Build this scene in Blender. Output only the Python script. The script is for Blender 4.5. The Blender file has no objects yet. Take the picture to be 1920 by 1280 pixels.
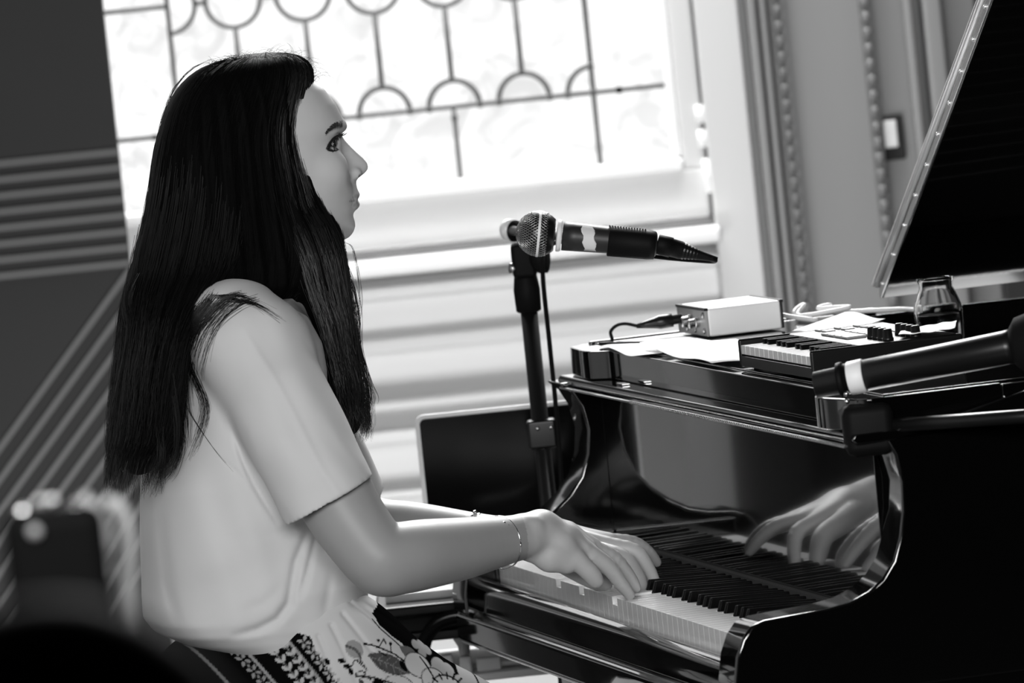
import bpy, math, random
import numpy as np
from mathutils import Vector, Matrix
random.seed(7)
rng = np.random.RandomState(11)
SC = bpy.context.scene
COL = SC.collection

# ------------------------------------------------------------------ camera
FPX, PITCH, ROLL, CAMH = 13906.587, math.radians(3.990947), math.radians(5.825577), 1.673269
TH, PX0, PY0 = math.radians(13.300216), -0.046139, 9.505021      # where the keyboard stands in the room
_F = np.array([0, math.cos(PITCH), -math.sin(PITCH)])
_r0 = np.array([1., 0, 0]); _u0 = np.array([0, math.sin(PITCH), math.cos(PITCH)])
_R = _r0*math.cos(ROLL) - _u0*math.sin(ROLL)
_U = _u0*math.cos(ROLL) + _r0*math.sin(ROLL)
cd = bpy.data.cameras.new('camera'); cam = bpy.data.objects.new('camera', cd); COL.objects.link(cam)
cam.matrix_world = Matrix(((_R[0], _U[0], -_F[0], 0), (_R[1], _U[1], -_F[1], 0), (_R[2], _U[2], -_F[2], CAMH), (0, 0, 0, 1)))
cd.sensor_width = 36; cd.lens = FPX*36/1920; cd.clip_end = 60; cd.clip_start = .2
cd.dof.use_dof = True; cd.dof.focus_distance = 8.88; cd.dof.aperture_fstop = 9.0
SC.camera = cam
SC.view_settings.view_transform = 'Standard'; SC.view_settings.look = 'None'
SC.view_settings.gamma = 1; SC.view_settings.use_curve_mapping = False
SC.view_settings.exposure = 0.0
# ------------------------------------------------------------------ world and room light
w = bpy.data.worlds.new('world'); SC.world = w; w.use_nodes = True
bg = w.node_tree.nodes['Background']; bg.inputs[0].default_value = (.5, .5, .5, 1); bg.inputs[1].default_value = .02
def area(name, loc, target, sx, sy, power):
    l = bpy.data.lights.new(name, 'AREA'); l.shape = 'RECTANGLE'; l.size = sx; l.size_y = sy; l.energy = power
    o = bpy.data.objects.new(name, l); COL.objects.link(o); o.location = loc
    d = Vector(target) - Vector(loc); o.rotation_euler = d.to_track_quat('-Z', 'Y').to_euler(); return o
area('added_backlight', (0.0, 11.6, 3.0), (0, 8.6, .8), 2.4, 1.2, 260)     # added backlight lamp above the leaded window, no opening modelled there
area('added_wall_wash', (0.1, 10.9, 3.4), (0.15, 11.9, .6), 2.4, .8, 12)               # added lamp high up, brightens the window wall
area('floor_sunlight', (-.25, 10.5, .10), (-.05, 12, .70), 1.3, .5, 25)             # sun on the floor under the window, thrown back on the panelling
area('added_front_fill', (-.35, 4.0, 2.05), (-.1, 8.9, .95), 2.4, .9, 160)    # added bare fill lamp above the view, brightens the pianist
# ------------------------------------------------------------------ projection helpers (photo position -> place in the room)
def L2W(u, v, z): s, c = math.sin(TH), math.cos(TH); return np.array([PX0+u*s+v*c, PY0-u*c+v*s, z])
def W2L(P):
    s, c = math.sin(TH), math.cos(TH); dx, dy = P[0]-PX0, P[1]-PY0
    return np.array([dx*s-dy*c, dx*c+dy*s, P[2]])
_o = np.array([0, 0, CAMH])
def _ray(x, y): return _F+_R*(x-960)/FPX-_U*(y-640)/FPX
def atY(x, y, Y): d = _ray(x, y); return _o+d*Y/d[1]
def atz(x, y, z): d = _ray(x, y); return W2L(_o+d*(z-CAMH)/d[2])
def atu(x, y, u):
    d = _ray(x, y); o = W2L(_o); e = W2L(_o+d)-o; return o+e*(u-o[0])/e[0]

# ------------------------------------------------------------------ materials
def mat(name, col=.5, rough=.5, metal=0, spec=.5, coat=0, noise=0, nscale=20, bump=0, bscale=200, trans=0, attr=None, sheen=0, sss=0, emit=0, ior=0):
    m = bpy.data.materials.new(name); m.use_nodes = True; nt = m.node_tree; b = nt.nodes['Principled BSDF']
    b.inputs['Base Color'].default_value = (col, col, col, 1)
    b.inputs['Roughness'].default_value = rough; b.inputs['Metallic'].default_value = metal
    b.inputs['Specular IOR Level'].default_value = spec; b.inputs['Coat Weight'].default_value = coat
    b.inputs['Coat Roughness'].default_value = .03
    b.inputs['Transmission Weight'].default_value = trans
    if ior: b.inputs['IOR'].default_value = ior
    if sheen: b.inputs['Sheen Weight'].default_value = sheen
    if sss:
        b.inputs['Subsurface Weight'].default_value = sss; b.inputs['Subsurface Radius'].default_value = (.006, .006, .006); b.inputs['Subsurface Scale'].default_value = 1
    src = None
    if attr:
        a = nt.nodes.new('ShaderNodeAttribute'); a.attribute_name = attr; src = a.outputs['Fac']
        mm = nt.nodes.new('ShaderNodeMath'); mm.operation = 'MULTIPLY'; mm.inputs[1].default_value = col
        nt.links.new(src, mm.inputs[0]); src = mm.outputs[0]
    if noise or bump:
        tc = nt.nodes.new('ShaderNodeTexCoord')
    if noise:
        n = nt.nodes.new('ShaderNodeTexNoise'); n.inputs['Scale'].default_value = nscale; n.inputs['Detail'].default_value = 4
        nt.links.new(tc.outputs['Object'], n.inputs['Vector'])
        r = nt.nodes.new('ShaderNodeMapRange'); r.inputs['To Min'].default_value = 1-noise; r.inputs['To Max'].default_value = 1+noise
        nt.links.new(n.outputs['Fac'], r.inputs['Value'])
        mm2 = nt.nodes.new('ShaderNodeMath'); mm2.operation = 'MULTIPLY'
        nt.links.new(r.outputs[0], mm2.inputs[0])
        if src: nt.links.new(src, mm2.inputs[1])
        else: mm2.inputs[1].default_value = col
        src = mm2.outputs[0]
    if src: nt.links.new(src, b.inputs['Base Color'])
    if bump:
        n = nt.nodes.new('ShaderNodeTexNoise'); n.inputs['Scale'].default_value = bscale; n.inputs['Detail'].default_value = 3
        nt.links.new(tc.outputs['Object'], n.inputs['Vector'])
        bp = nt.nodes.new('ShaderNodeBump'); bp.inputs['Strength'].default_value = bump; bp.inputs['Distance'].default_value = .002
        nt.links.new(n.outputs['Fac'], bp.inputs['Height']); nt.links.new(bp.outputs[0], b.inputs['Normal'])
    if emit:
        b.inputs['Emission Color'].default_value = (1, 1, 1, 1); b.inputs['Emission Strength'].default_value = emit
    return m
M = dict(
    lacquer=mat('black_lacquer', .0015, .08, coat=1, spec=.6),
    key_white=mat('ivory_plastic', .88, .18, coat=.3),
    key_black=mat('ebony_plastic', .004, .2, ior=1.09),
    felt=mat('dark_felt', .02, .9),
    brass=mat('polished_brass', .75, .2, metal=1),
    steel=mat('steel', .6, .25, metal=1),
    lidsteel=mat('bright_hinge_steel', .95, .38, metal=.9),
    camblack=mat('camera_black', .0012, .7, spec=.02), strapgrey=mat('strap_grey', .10, .6),
    iron=mat('iron_plate', .03, .5),
    wall=mat('painted_wall', .78, .6, noise=.03, nscale=3),
    paintgrey=mat('grey_woodwork', .235, .45, noise=.04, nscale=4),
    panelgrey=mat('grey_wall_panel', .20, .6), framepaint=mat('window_frame_paint', .60, .45),
    gilt=mat('beaded_gilt', .15, .45, noise=.4, nscale=120),
    pier=mat('dark_wall_panel', .017, .8, noise=.08, nscale=5),
    stripe=mat('lighter_stripe', .095, .75, noise=.05, nscale=5),
    drape=mat('black_drape', .006, .9, spec=.1),
    floor=mat('dark_floor', .05, .35, noise=.1, nscale=2),
    lead=mat('lead_came', .07, .6),
    white=mat('white_paint', .85, .35),
    paper=mat('paper', .92, .7),
    black=mat('black_plastic', .006, .32, spec=.35),
    blackmat=mat('black_rubber', .004, .6, spec=.12),
    mic=mat('grey_enamel', .018, .45, spec=.5),
    tape=mat('white_tape', .8, .6),
    alu=mat('brushed_aluminium', .8, .3, metal=.6),
    alulight=mat('satin_silver', .9, .5, metal=.0),
    screen=mat('dark_screen', .002, .1, spec=.3),
    blouse=mat('cream_blouse', .62, .75, sheen=.1, bump=.05, bscale=900),
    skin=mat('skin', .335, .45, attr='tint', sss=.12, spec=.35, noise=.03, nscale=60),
    hair=mat('dark_hair', .003, .42, spec=.32),
    hairbase=mat('dark_hair_mass', .002, .7, spec=.04),
    skirt=mat('printed_cotton', .72, .8, attr='tint', spec=0),
    eye=mat('eye_white', .35, .15), iris=mat('dark_iris', .015, .08, coat=1),
    brow=mat('brow_hair', .03, .7), lash=mat('black_lash', .005, .6),
    silver=mat('silver', .8, .15, metal=1),
    wood=mat('dark_stool', .02, .4), leather=mat('black_leather', .012, .45),
    cloth=mat('dark_cloth', .005, .85, spec=.1),
    padgrey=mat('pad_grey', .3, .5), ctrl=mat('controller_top', .02, .4),
    water=mat('jar_water', .5, .05),
)
gl = mat('jar_glass', .9, .04, trans=1); gl.node_tree.nodes['Principled BSDF'].inputs['IOR'].default_value = 1.12
M['glass'] = gl
# frosted leaded glass: daylight comes through it
fm = bpy.data.materials.new('frosted_glass'); fm.use_nodes = True; nt = fm.node_tree; b = nt.nodes['Principled BSDF']
b.inputs['Base Color'].default_value = (.12, .12, .12, 1); b.inputs['Roughness'].default_value = .5
tc = nt.nodes.new('ShaderNodeTexCoord'); n1 = nt.nodes.new('ShaderNodeTexNoise'); n1.inputs['Scale'].default_value = 14; n1.inputs['Detail'].default_value = 5; n1.inputs['Distortion'].default_value = 1.5
nt.links.new(tc.outputs['Object'], n1.inputs['Vector'])
cr = nt.nodes.new('ShaderNodeMapRange'); cr.inputs['From Min'].default_value = .36; cr.inputs['From Max'].default_value = .56; cr.inputs['To Min'].default_value = .68; cr.inputs['To Max'].default_value = .97
nt.links.new(n1.outputs['Fac'], cr.inputs['Value']); nt.links.new(cr.outputs[0], b.inputs['Emission Strength'])
b.inputs['Emission Color'].default_value = (1, 1, 1, 1)
M['frost'] = fm
# microphone grille: woven wire ball
gm = mat('wire_grille', .55, .3, metal=1); M['grille'] = gm

# ------------------------------------------------------------------ mesh building
class MB:
    def __init__(s): s.v = []; s.f = []; s.n = 0
    def add(s, vs, fs):
        vs = np.asarray(vs, float).reshape(-1, 3); s.v.append(vs)
        s.f += [tuple(int(i)+s.n for i in f) for f in fs]; s.n += len(vs); return s
    def box(s, a, b, R=None, c=None):
        x0, y0, z0 = a; x1, y1, z1 = b
        vs = np.array([(x, y, z) for z in (z0, z1) for y in (y0, y1) for x in (x0, x1)])
        if R is not None: vs = (vs-np.array(c))@np.array(R).T+np.array(c)
        return s.add(vs, [(0, 2, 3, 1), (4, 5, 7, 6), (0, 1, 5, 4), (2, 6, 7, 3), (0, 4, 6, 2), (1, 3, 7, 5)])
    def tube(s, path, rad, n=10, cap=True):
        P = np.asarray(path, float); m = len(P); rad = np.broadcast_to(rad, (m,)) if np.ndim(rad) < 1 else np.asarray(rad)
        T = np.gradient(P, axis=0); T /= np.linalg.norm(T, axis=1)[:, None]+1e-12
        a = np.array([0, 0, 1.]) if abs(T[0][2]) < .9 else np.array([1., 0, 0])
        N = np.cross(T[0], a); N /= np.linalg.norm(N); vs = []
        for i in range(m):
            N = N-T[i]*(N@T[i]); N /= np.linalg.norm(N); B = np.cross(T[i], N)
            for k in range(n):
                t = 2*math.pi*k/n; vs.append(P[i]+rad[i]*(math.cos(t)*N+math.sin(t)*B))
        fs = [(i*n+k, i*n+(k+1) % n, (i+1)*n+(k+1) % n, (i+1)*n+k) for i in range(m-1) for k in range(n)]
        if cap: fs += [tuple(range(n-1, -1, -1)), tuple((m-1)*n+k for k in range(n))]
        return s.add(vs, fs)
    def lathe(s, o, ax, prof, n=24):     # prof: (distance along axis, radius)
        o = np.array(o, float); ax = np.array(ax, float); ax /= np.linalg.norm(ax)
        P = [o+ax*h for h, r in prof]; m = len(P)
        a = np.array([0, 0, 1.]) if abs(ax[2]) < .9 else np.array([1., 0, 0])
        N = np.cross(ax, a); N /= np.linalg.norm(N); B = np.cross(ax, N); vs = []
        for p, (h, r) in zip(P, prof):
            for k in range(n):
                t = 2*math.pi*k/n; vs.append(p+max(r, 1e-5)*(math.cos(t)*N+math.sin(t)*B))
        fs = [(i*n+k, i*n+(k+1) % n, (i+1)*n+(k+1) % n, (i+1)*n+k) for i in range(m-1) for k in range(n)]
        fs += [tuple(range(n-1, -1, -1)), tuple((m-1)*n+k for k in range(n))]
        return s.add(vs, fs)
    def prism(s, poly, axis, a, b):      # poly in the two other axes (cyclic order), extruded from a to b
        n = len(poly); vs = []
        for t in (a, b):
            for p, q in poly: vs.append({0: (t, p, q), 1: (p, t, q), 2: (p, q, t)}[axis])
        return s.add(vs, [tuple(range(n)), tuple(range(2*n-1, n-1, -1))]+[(i, i+n, (i+1) % n+n, (i+1) % n) for i in range(n)])
    def build(s, name, m, parent=None, smooth=False, bevel=0, seg=2):
        return mk(name, np.concatenate(s.v), s.f, m, parent, smooth, bevel, seg)

FR = {}                                   # object name -> (frame, base)
def obj_frame(o, frame, base):
    FR[o.name] = (frame, np.array(base, float))
    if frame == 'L': o.location = L2W(*base); o.rotation_euler = (0, 0, -(math.pi/2-TH))
    else: o.location = base
# L axes: u -> world (sin,-cos), v -> world (cos,sin): rotation by -(90deg-TH) about z
CUR = {'frame': 'L', 'base': np.zeros(3)}
def mk(name, V, F, m, parent=None, smooth=False, bevel=0, seg=2, attr=None):
    V = np.asarray(V, float)
    if parent is not None: fr, base = FR[parent.name]
    else: fr, base = CUR['frame'], CUR['base'] if CUR['base'] is not None else np.array([V[:, 0].mean(), V[:, 1].mean(), V[:, 2].min()])
    me = bpy.data.meshes.new(name)
    W = V-base
    if isinstance(F, np.ndarray):
        me.vertices.add(len(W)); me.vertices.foreach_set('co', W.ravel())
        k = F.shape[1]; me.loops.add(F.size); me.loops.foreach_set('vertex_index', F.ravel().astype(np.int32))
        me.polygons.add(len(F)); me.polygons.foreach_set('loop_start', np.arange(0, F.size, k, dtype=np.int32)); me.polygons.foreach_set('loop_total', np.full(len(F), k, np.int32))
        me.update(calc_edges=True)
    else: me.from_pydata([tuple(p) for p in W], [], F); me.update()
    if smooth: me.polygons.foreach_set('use_smooth', np.ones(len(me.polygons), bool))
    if attr is not None:
        a = me.attributes.new('tint', 'FLOAT', 'POINT'); a.data.foreach_set('value', np.asarray(attr, np.float32))
    me.materials.append(M[m] if isinstance(m, str) else m)
    o = bpy.data.objects.new(name, me); COL.objects.link(o)
    if parent is None: obj_frame(o, fr, base)
    else: o.parent = parent; FR[o.name] = (fr, base)
    if bevel:
        bm = o.modifiers.new('bevel', 'BEVEL'); bm.width = bevel; bm.segments = seg; bm.limit_method = 'ANGLE'; bm.angle_limit = math.radians(40)
        me.polygons.foreach_set('use_smooth', np.ones(len(me.polygons), bool))
        wn = o.modifiers.new('wn', 'WEIGHTED_NORMAL'); wn.keep_sharp = True
    return o
def thing(name, frame, base, label, cat, group=None):
    o = bpy.data.objects.new(name, None); o.empty_display_size = .05; COL.objects.link(o); obj_frame(o, frame, base); tag(o, label, cat, group); return o
def tag(o, label, cat, group=None):
    o['label'] = label; o['category'] = cat
    if group: o['group'] = group
    return o
def frame(f, base=None): CUR['frame'] = f; CUR['base'] = None if base is None else np.array(base, float)
def struct(o): o['kind'] = 'structure'; return o
def smooth_path(pts, k=6):
    P = np.asarray(pts, float); P = np.vstack([2*P[0]-P[1], P, 2*P[-1]-P[-2]]); out = []
    for i in range(1, len(P)-2):
        for t in np.linspace(0, 1, k, endpoint=False):
            a, b, c, d = P[i-1], P[i], P[i+1], P[i+2]
            out.append(.5*((2*b)+(-a+c)*t+(2*a-5*b+4*c-d)*t*t+(-a+3*b-3*c+d)*t**3))
    out.append(P[-2]); return np.array(out)
# ================================================================== ROOM (world axes: X right, Y away, Z up)
frame('W', (0, 0, 0))
def wbox(name, a, b, m, bevel=0, parent=None): return MB().box(a, b).build(name, m, parent, bevel=bevel)
struct(wbox('floor', (-4, -3, -.1), (4, 13, 0), 'floor'))
struct(wbox('ceiling', (-4, -3, 4.2), (4, 13, 4.3), 'pier'))
struct(wbox('wall_left', (-4.1, -3, 0), (-4, 12.2, 4.2), 'wall'))
struct(wbox('wall_right', (4, -3, 0), (4.1, 12.2, 4.2), 'drape'))
# window wall: the panelled wall below and beside the window
wl = MB()
wl.box((-4, 12.06, 0), (-.66, 12.2, 4.2)); wl.box((-.66, 12.06, 0), (.36, 12.2, .99)); wl.box((-.66, 12.06, 2.62), (.36, 12.2, 4.2)); wl.box((.36, 12.06, 0), (4, 12.2, 4.2))
struct(wl.build('wall_back', 'wall'))
# window: casement, frosted panes held in lead
CUR['base'] = np.array((-.15, 12.05, 1.1))
win = struct(thing('window_1', 'W', (-.15, 12.05, 1.1), 'tall window of frosted leaded glass behind the pianist', 'window'))
del win['category']
GX0, GX1, GZ0, GZ1 = -.605, .290, 1.106, 2.55
MB().box((GX0-.01, 12.048, GZ0-.01), (GX1+.01, 12.054, GZ1+.01)).build('frosted_pane', 'frost', win)
ld = MB(); r = .0037
def lead(pts, rr=r): ld.tube([(x, 12.045, z) for x, z in pts], rr, 8)
XC = [-.5015, -.395, -.281, -.168, -.054, .060, .1725]
ZT, ZB = 1.4315, 1.2225
for z, rr in ((ZB, .0036),): lead([(GX0, z), (GX1, z)], rr)
lead([(GX0, ZT), (XC[0], ZT)]); lead([(XC[-1], ZT), (GX1, ZT)])
lead([(XC[0], GZ0), (XC[0], GZ1)]); lead([(XC[-1], GZ0), (XC[-1], GZ1)], .0042); lead([(-.056, GZ0), (-.056, ZB)], .0038); lead([(-.30, GZ0), (-.30, ZB)], .0038)
for i, x in enumerate(XC):
    a0, a1 = (0, 2*math.pi)
    if i == 0: a0, a1 = -math.pi/2, math.pi/2
    if i == len(XC)-1: a0, a1 = math.pi/2, 3*math.pi/2
    for zc in (ZT, ZT+.42, ZT+.84):
        lead([(x+.0445*math.cos(t), zc+.0445*math.sin(t)) for t in np.linspace(a0, a1, 33)])
    for zb, sg in ((ZB, 1), (ZT+.20, -1)):
        b0, b1 = 0, math.pi
        if i == 0: b1 = math.pi/2
        if i == len(XC)-1: b0 = math.pi/2
        if sg == 1: lead([(x+.0415*math.cos(t), zb+.0430*math.sin(t)) for t in np.linspace(b0, b1, 21)], .0042)
    if 0 < i < len(XC)-1: lead([(x, ZB+.043), (x, ZT-.0445)], .0042); lead([(x, ZT+.0445), (x, ZT+.42-.0445)], .0048)
    if i < len(XC)-1: lead([(x+.0445, ZT), (XC[i+1]-.0445, ZT)])
    sm = [(x+dx, ZB) for dx in (-.0415, .0415)]
    for sx, sz in sm: ld.lathe((sx, 12.040, sz), (0, 1, 0), [(0, .0062), (.006, .0062)], 8)
for x, z in ((XC[0], ZB), (XC[-1], ZB), (XC[-1], ZB+.043), (.215, ZB), (-.056, 1.205)): ld.lathe((x, 12.040, z), (0, 1, 0), [(0, .006), (.006, .006)], 8)
ld.build('lead_came', 'lead', win, smooth=True)
fr_ = MB()
fr_.box((GX0-.05, 11.985, GZ0-.100), (GX1+.052, 12.06, GZ0-.018)); fr_.box((GX1+.014, 11.985, GZ0-.02), (GX1+.052, 12.06, GZ1)); fr_.box((GX0-.05, 11.985, GZ0-.02), (GX0-.014, 12.06, GZ1)); fr_.box((GX0-.05, 11.985, GZ1), (GX1+.052, 12.06, GZ1+.06))
fr_.build('casement', 'framepaint', win, bevel=.006)
bd = MB(); bd.box((GX0-.014, 11.972, GZ0-.020), (GX1+.014, 12.05, GZ0-.001)); bd.box((GX1-.001, 11.99, GZ0), (GX1+.014, 12.05, GZ1)); bd.box((GX0-.014, 11.99, GZ0), (GX0+.001, 12.05, GZ1))
bd.build('glazing_bead', 'white', win, bevel=.004)
ht = MB()
for z in (1.135, 1.175): ht.tube([(GX1+.050, 11.985, z-.016), (GX1+.050, 11.985, z+.012)], .008, 10)
ht.box((GX1+.046, 11.975, 1.045), (GX1+.058, 11.99, 1.10)); ht.build('hinge', 'alulight', win, smooth=True)
frame('W', (0, 0, 0))
# frame around the casement and panelling below it
t = MB()
t.box((.346, 11.97, 0), (.417, 12.07, 4.2)); struct(t.build('trim_1', 'framepaint', bevel=.004))
t = MB(); t.box((-.70, 11.93, .966), (.352, 12.07, .992)); t.box((-.70, 12.02, .992), (.346, 12.07, 1.003)); struct(t.build('trim_2', 'white', bevel=.005))       # window board
t = MB()
for z0, z1, y in ((.925, .945, 11.99), (.838, .862, 11.995), (.858, .925, 12.03), (.745, .760, 11.985), (.690, .712, 11.98), (.60, .612, 11.99)): t.box((-.70, y, z0), (.346, 12.07, z1))
struct(t.build('trim_3', 'wall', bevel=.006, seg=3))
t = MB(); t.box((.431, 11.95, 0), (.445, 12.07, 4.2)); t.box((.449, 11.96, 0), (.462, 12.07, 4.2)); struct(t.build('trim_4', 'paintgrey', bevel=.004))
def beads(x0, x1, nm):
    t = MB(); xm = (x0+x1)/2; t.box((x0, 11.975, 0), (x1, 12.07, 4.2))
    z = .60
    while z < 2.0:
        t.lathe((xm, 11.972, z), (0, 0, 1), [(0, .003), (.006, .0070), (.012, .0080), (.018, .0070), (.024, .003)], 10); z += .0255
    struct(t.build(nm, 'gilt', smooth=False))
beads(.466, .492, 'trim_5'); beads(.612, .630, 'trim_6')
t = MB(); t.box((.492, 12.0, 0), (.612, 12.07, 4.2)); t.box((.630, 12.01, 0), (.682, 12.07, 4.2)); struct(t.build('trim_7', 'paintgrey'))
t = MB(); t.box((.682, 11.95, 0), (.697, 12.07, 4.2)); t.box((.712, 11.93, 0), (.742, 12.07, 4.2)); t.box((.742, 11.98, 0), (.80, 12.07, 4.2)); struct(t.build('trim_8', 'paintgrey', bevel=.006, seg=3))
t = MB(); t.box((.80, 11.9, 0), (1.9, 12.07, 4.2)); struct(t.build('trim_9', 'pier'))
# wall switch
frame('W', (.644, 12.005, 1.06))
sw = thing('light_switch', 'W', (.644, 12.005, 1.06), 'wall light switch in a dark plate on the grey panelling by the piano lid', 'light switch')
MB().box((.622, 11.998, 1.066), (.666, 12.012, 1.139)).build('switch_plate', 'pier', sw, bevel=.004)
MB().box((.633, 11.990, 1.087), (.654, 12.0, 1.131)).build('rocker', 'white', sw, bevel=.002)
# dark striped wall at the left
frame('W', (0, 0, 0))
struct(wbox('trim_10', (-.85, 11.5, 0), (-.578, 11.53, 4.2), 'pier'))
t = MB()
for i in range(8):
    z = 1.2265-i*.0248; t.box((-.85, 11.4965, z-.0058), (-.5785, 11.501, z+.0058))
for i in range(11):
    z = 1.043-i*.043; dx = .27; hw = .0078
    t.prism([(-.5785, z-hw), (-.5785, z+hw), (-.5785-dx, z+hw-dx*1.114), (-.5785-dx, z-hw-dx*1.114)], 1, 11.4965, 11.501)
struct(t.build('trim_11', 'stripe'))  # raised bands, lighter than the panel behind them
struct(wbox('trim_12', (-1.045, 11.5, 0), (-.852, 11.53, 4.2), 'panelgrey'))
frame('W', (-2.4, 11.3, 0))
dp = MB(); xs = np.linspace(-3.4, -1.05, 80); poly = [(x, 11.3+.03*math.sin(x*40)) for x in xs]+[(x, 11.33+.03*math.sin(x*40)) for x in xs[::-1]]
dp.prism([(p, q) for p, q in poly], 2, .02, 3.9)
tag(dp.build('drape', 'drape'), 'black drape hanging beside the striped wall', 'curtain')

# ================================================================== GRAND PIANO (u along the keys, v into the piano, z up)
KZ = .730
frame('L')
pn = thing('grand_piano', 'L', (.61, .75, 0), 'black lacquered grand piano with its lid open, played by the woman', 'piano')
def P(mb, name, m='lacquer', bevel=.003, seg=3, smooth=False, parent=None): return mb.build(name, m, parent or pn, smooth=smooth, bevel=bevel, seg=seg)
P(MB().prism([(-.046, .629), (-.040, .622), (.30, .622), (.30, .668), (-.036, .668), (-.046, .660)], 0, -.078, 1.306), 'keybed')
P(MB().prism([(-.034, .668), (-.005, .668), (-.005, .703), (-.012, .707), (-.024, .704), (-.032, .694)], 0, -.008, 1.234), 'key_slip', bevel=.002)
P(MB().box((-.006, -.004, .668), (1.232, .16, .690)), 'key_frame', 'felt', bevel=0)
# arms: profile in (v, z), measured on both cheeks
prof = [(-.048, .664), (-.048, .690), (-.042, .722), (-.033, .742), (-.022, .755), (-.006, .760), (.03, .762), (.068, .764), (.095, .768), (.118, .777), (.135, .789), (.150, .808), (.160, .833), (.166, .862), (.168, .895), (.164, .925), (.154, .945)]
farp = [(-.048, .664), (-.048, .690), (-.042, .722), (-.033, .742), (-.022, .755), (-.006, .762), (.03, .765), (.055, .771), (.080, .784), (.104, .803), (.122, .825), (.133, .853), (.137, .884), (.131, .914), (.120, .935), (.105, .948)]
P(MB().prism(farp+[(.30, .948), (.30, .664)], 0, -.078, -.006), 'arm', bevel=.004)
P(MB().prism(prof+[(.346, .985), (.346, .664)], 0, 1.234, 1.306), 'arm', bevel=.004)
for u0, u1 in ((-.0055, .0), (1.2265, 1.2335)):
    P(MB().box((u0, -.004, .668), (u1, .158, .752)), 'key_block', bevel=.002)
# fallboard: the polished mirror behind the keys
P(MB().prism([(.158, .740), (.172, .740), (.172, .952), (.160, .952)], 0, -.004, 1.232), 'fallboard', bevel=.001)
P(MB().box((0, .150, .690), (1.2275, .172, .7405)), 'key_felt', 'felt', bevel=0)
# white and black keys
W = 1.2225/52
names = 'A B C D E F G'.split(); whites = []
MBw = {}
for i in range(52):
    nt_ = names[i % 7]
    drop = .0095 if i in (13, 18, 25) else 0
    x0, x1 = i*W+.00015, (i+1)*W-.00015
    cl = .0 if nt_ in 'CF' or i == 0 else {'D': .0048, 'E': .0090, 'G': .0042, 'A': .0062, 'B': .0090}[nt_]
    cr_ = .0 if nt_ in 'BE' or i == 51 else {'C': .0090, 'D': .0048, 'F': .0090, 'G': .0062, 'A': .0042}[nt_]
    z = KZ-drop
    m = MB(); poly = [(x0, 0), (x1, 0), (x1, .050), (x1-cr_, .050), (x1-cr_, .152), (x0+cl, .152), (x0+cl, .050), (x0, .050)]
    m.prism([(a, b) for a, b in poly], 2, z-.032, z)
    o = P(m, 'white_key', 'key_white', bevel=.0004, seg=2)
blk = []
for i in range(51):
    a = names[i % 7]
    if a in 'ACDFG':
        off = {'A': .0010, 'C': -.0022, 'D': .0022, 'F': -.0028, 'G': 0}[a]
        c = (i+1)*W+off; m = MB()
        hb, ht_ = .0056, .0044
        vs = []
        for v, zt, k in ((.0500, KZ, 0), (.0555, KZ+.0118, 1), (.1500, KZ+.0095, 1)):
            pass
        zt0, zt1 = KZ+.0122, KZ+.0078
        vs = [(c-hb, .0495, KZ-.004), (c+hb, .0495, KZ-.004), (c+hb, .153, KZ-.004), (c-hb, .153, KZ-.004), (c-ht_, .0548, zt0), (c+ht_, .0548, zt0), (c+ht_, .153, zt1), (c-ht_, .153, zt1)]
        m.add(vs, [(0, 3, 2, 1), (4, 5, 6, 7), (0, 1, 5, 4), (1, 2, 6, 5), (2, 3, 7, 6), (3, 0, 4, 7)])
        P(m, 'black_key', 'key_black', bevel=.0012, seg=2)
# rail (lip) above the fallboard, and the music shelf with its scrolled ends
P(MB().prism([(.118, .9445), (.1165, .949), (.120, .954), (.31, .954), (.31, .942), (.122, .942)], 0, -.060, 1.306), 'music_rail', bevel=.002)
def scroll(u):  # outline of the shelf's front edge at place u
    return u
fl = []
def arc(cx, cy, rx, ry, a0, a1, n=8): return [(cx+rx*math.cos(math.radians(t)), cy+ry*math.sin(math.radians(t))) for t in np.linspace(a0, a1, n)]
left = [(-.050, .30), (-.050, .150)]+arc(-.020, .150, .030, .022, 180, 235, 5)+arc(.055, .150, .06, .026, 235, 300, 6)[1:]+[(.098, .137), (.112, .147), (.135, .147)]
right = [(1.10, .147), (1.120, .147), (1.135, .134)]+arc(1.19, .140, .055, .026, 235, 300, 6)+arc(1.262, .150, .030, .022, 300, 360, 5)+[(1.292, .30)]
# the body of the shelf is one block, the top panel is let into it
P(MB().prism([(a, b) for a, b in left+right], 2, .954, .991), 'music_shelf', bevel=.0022)
P(MB().box((-.035, .165, .989), (1.275, .485, .9925)), 'shelf_panel', bevel=.001)
P(MB().prism([(-.052, .16), (-.043, .16), (-.043, .55), (-.052, .55)], 2, .985, .9945), 'shelf_edge', bevel=.003)
P(MB().box((-.05, .30, .965), (1.292, .49, .9895)), 'shelf_tray', bevel=.002)
# small latch plate on the shelf front and hinge along the rail
P(MB().box((.205, .128, .9545), (.235, .138, .9565)), 'latch', 'steel', bevel=.0005)
m = MB(); m.box((-.03, .1105, .9395), (1.29, .1165, .9415))
for i in range(120): m.tube([(.33+i*.008, .112, .9405), (.3345+i*.008, .112, .9405)], .0022, 6)
P(m, 'fallboard_hinge', 'steel', bevel=0)
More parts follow.
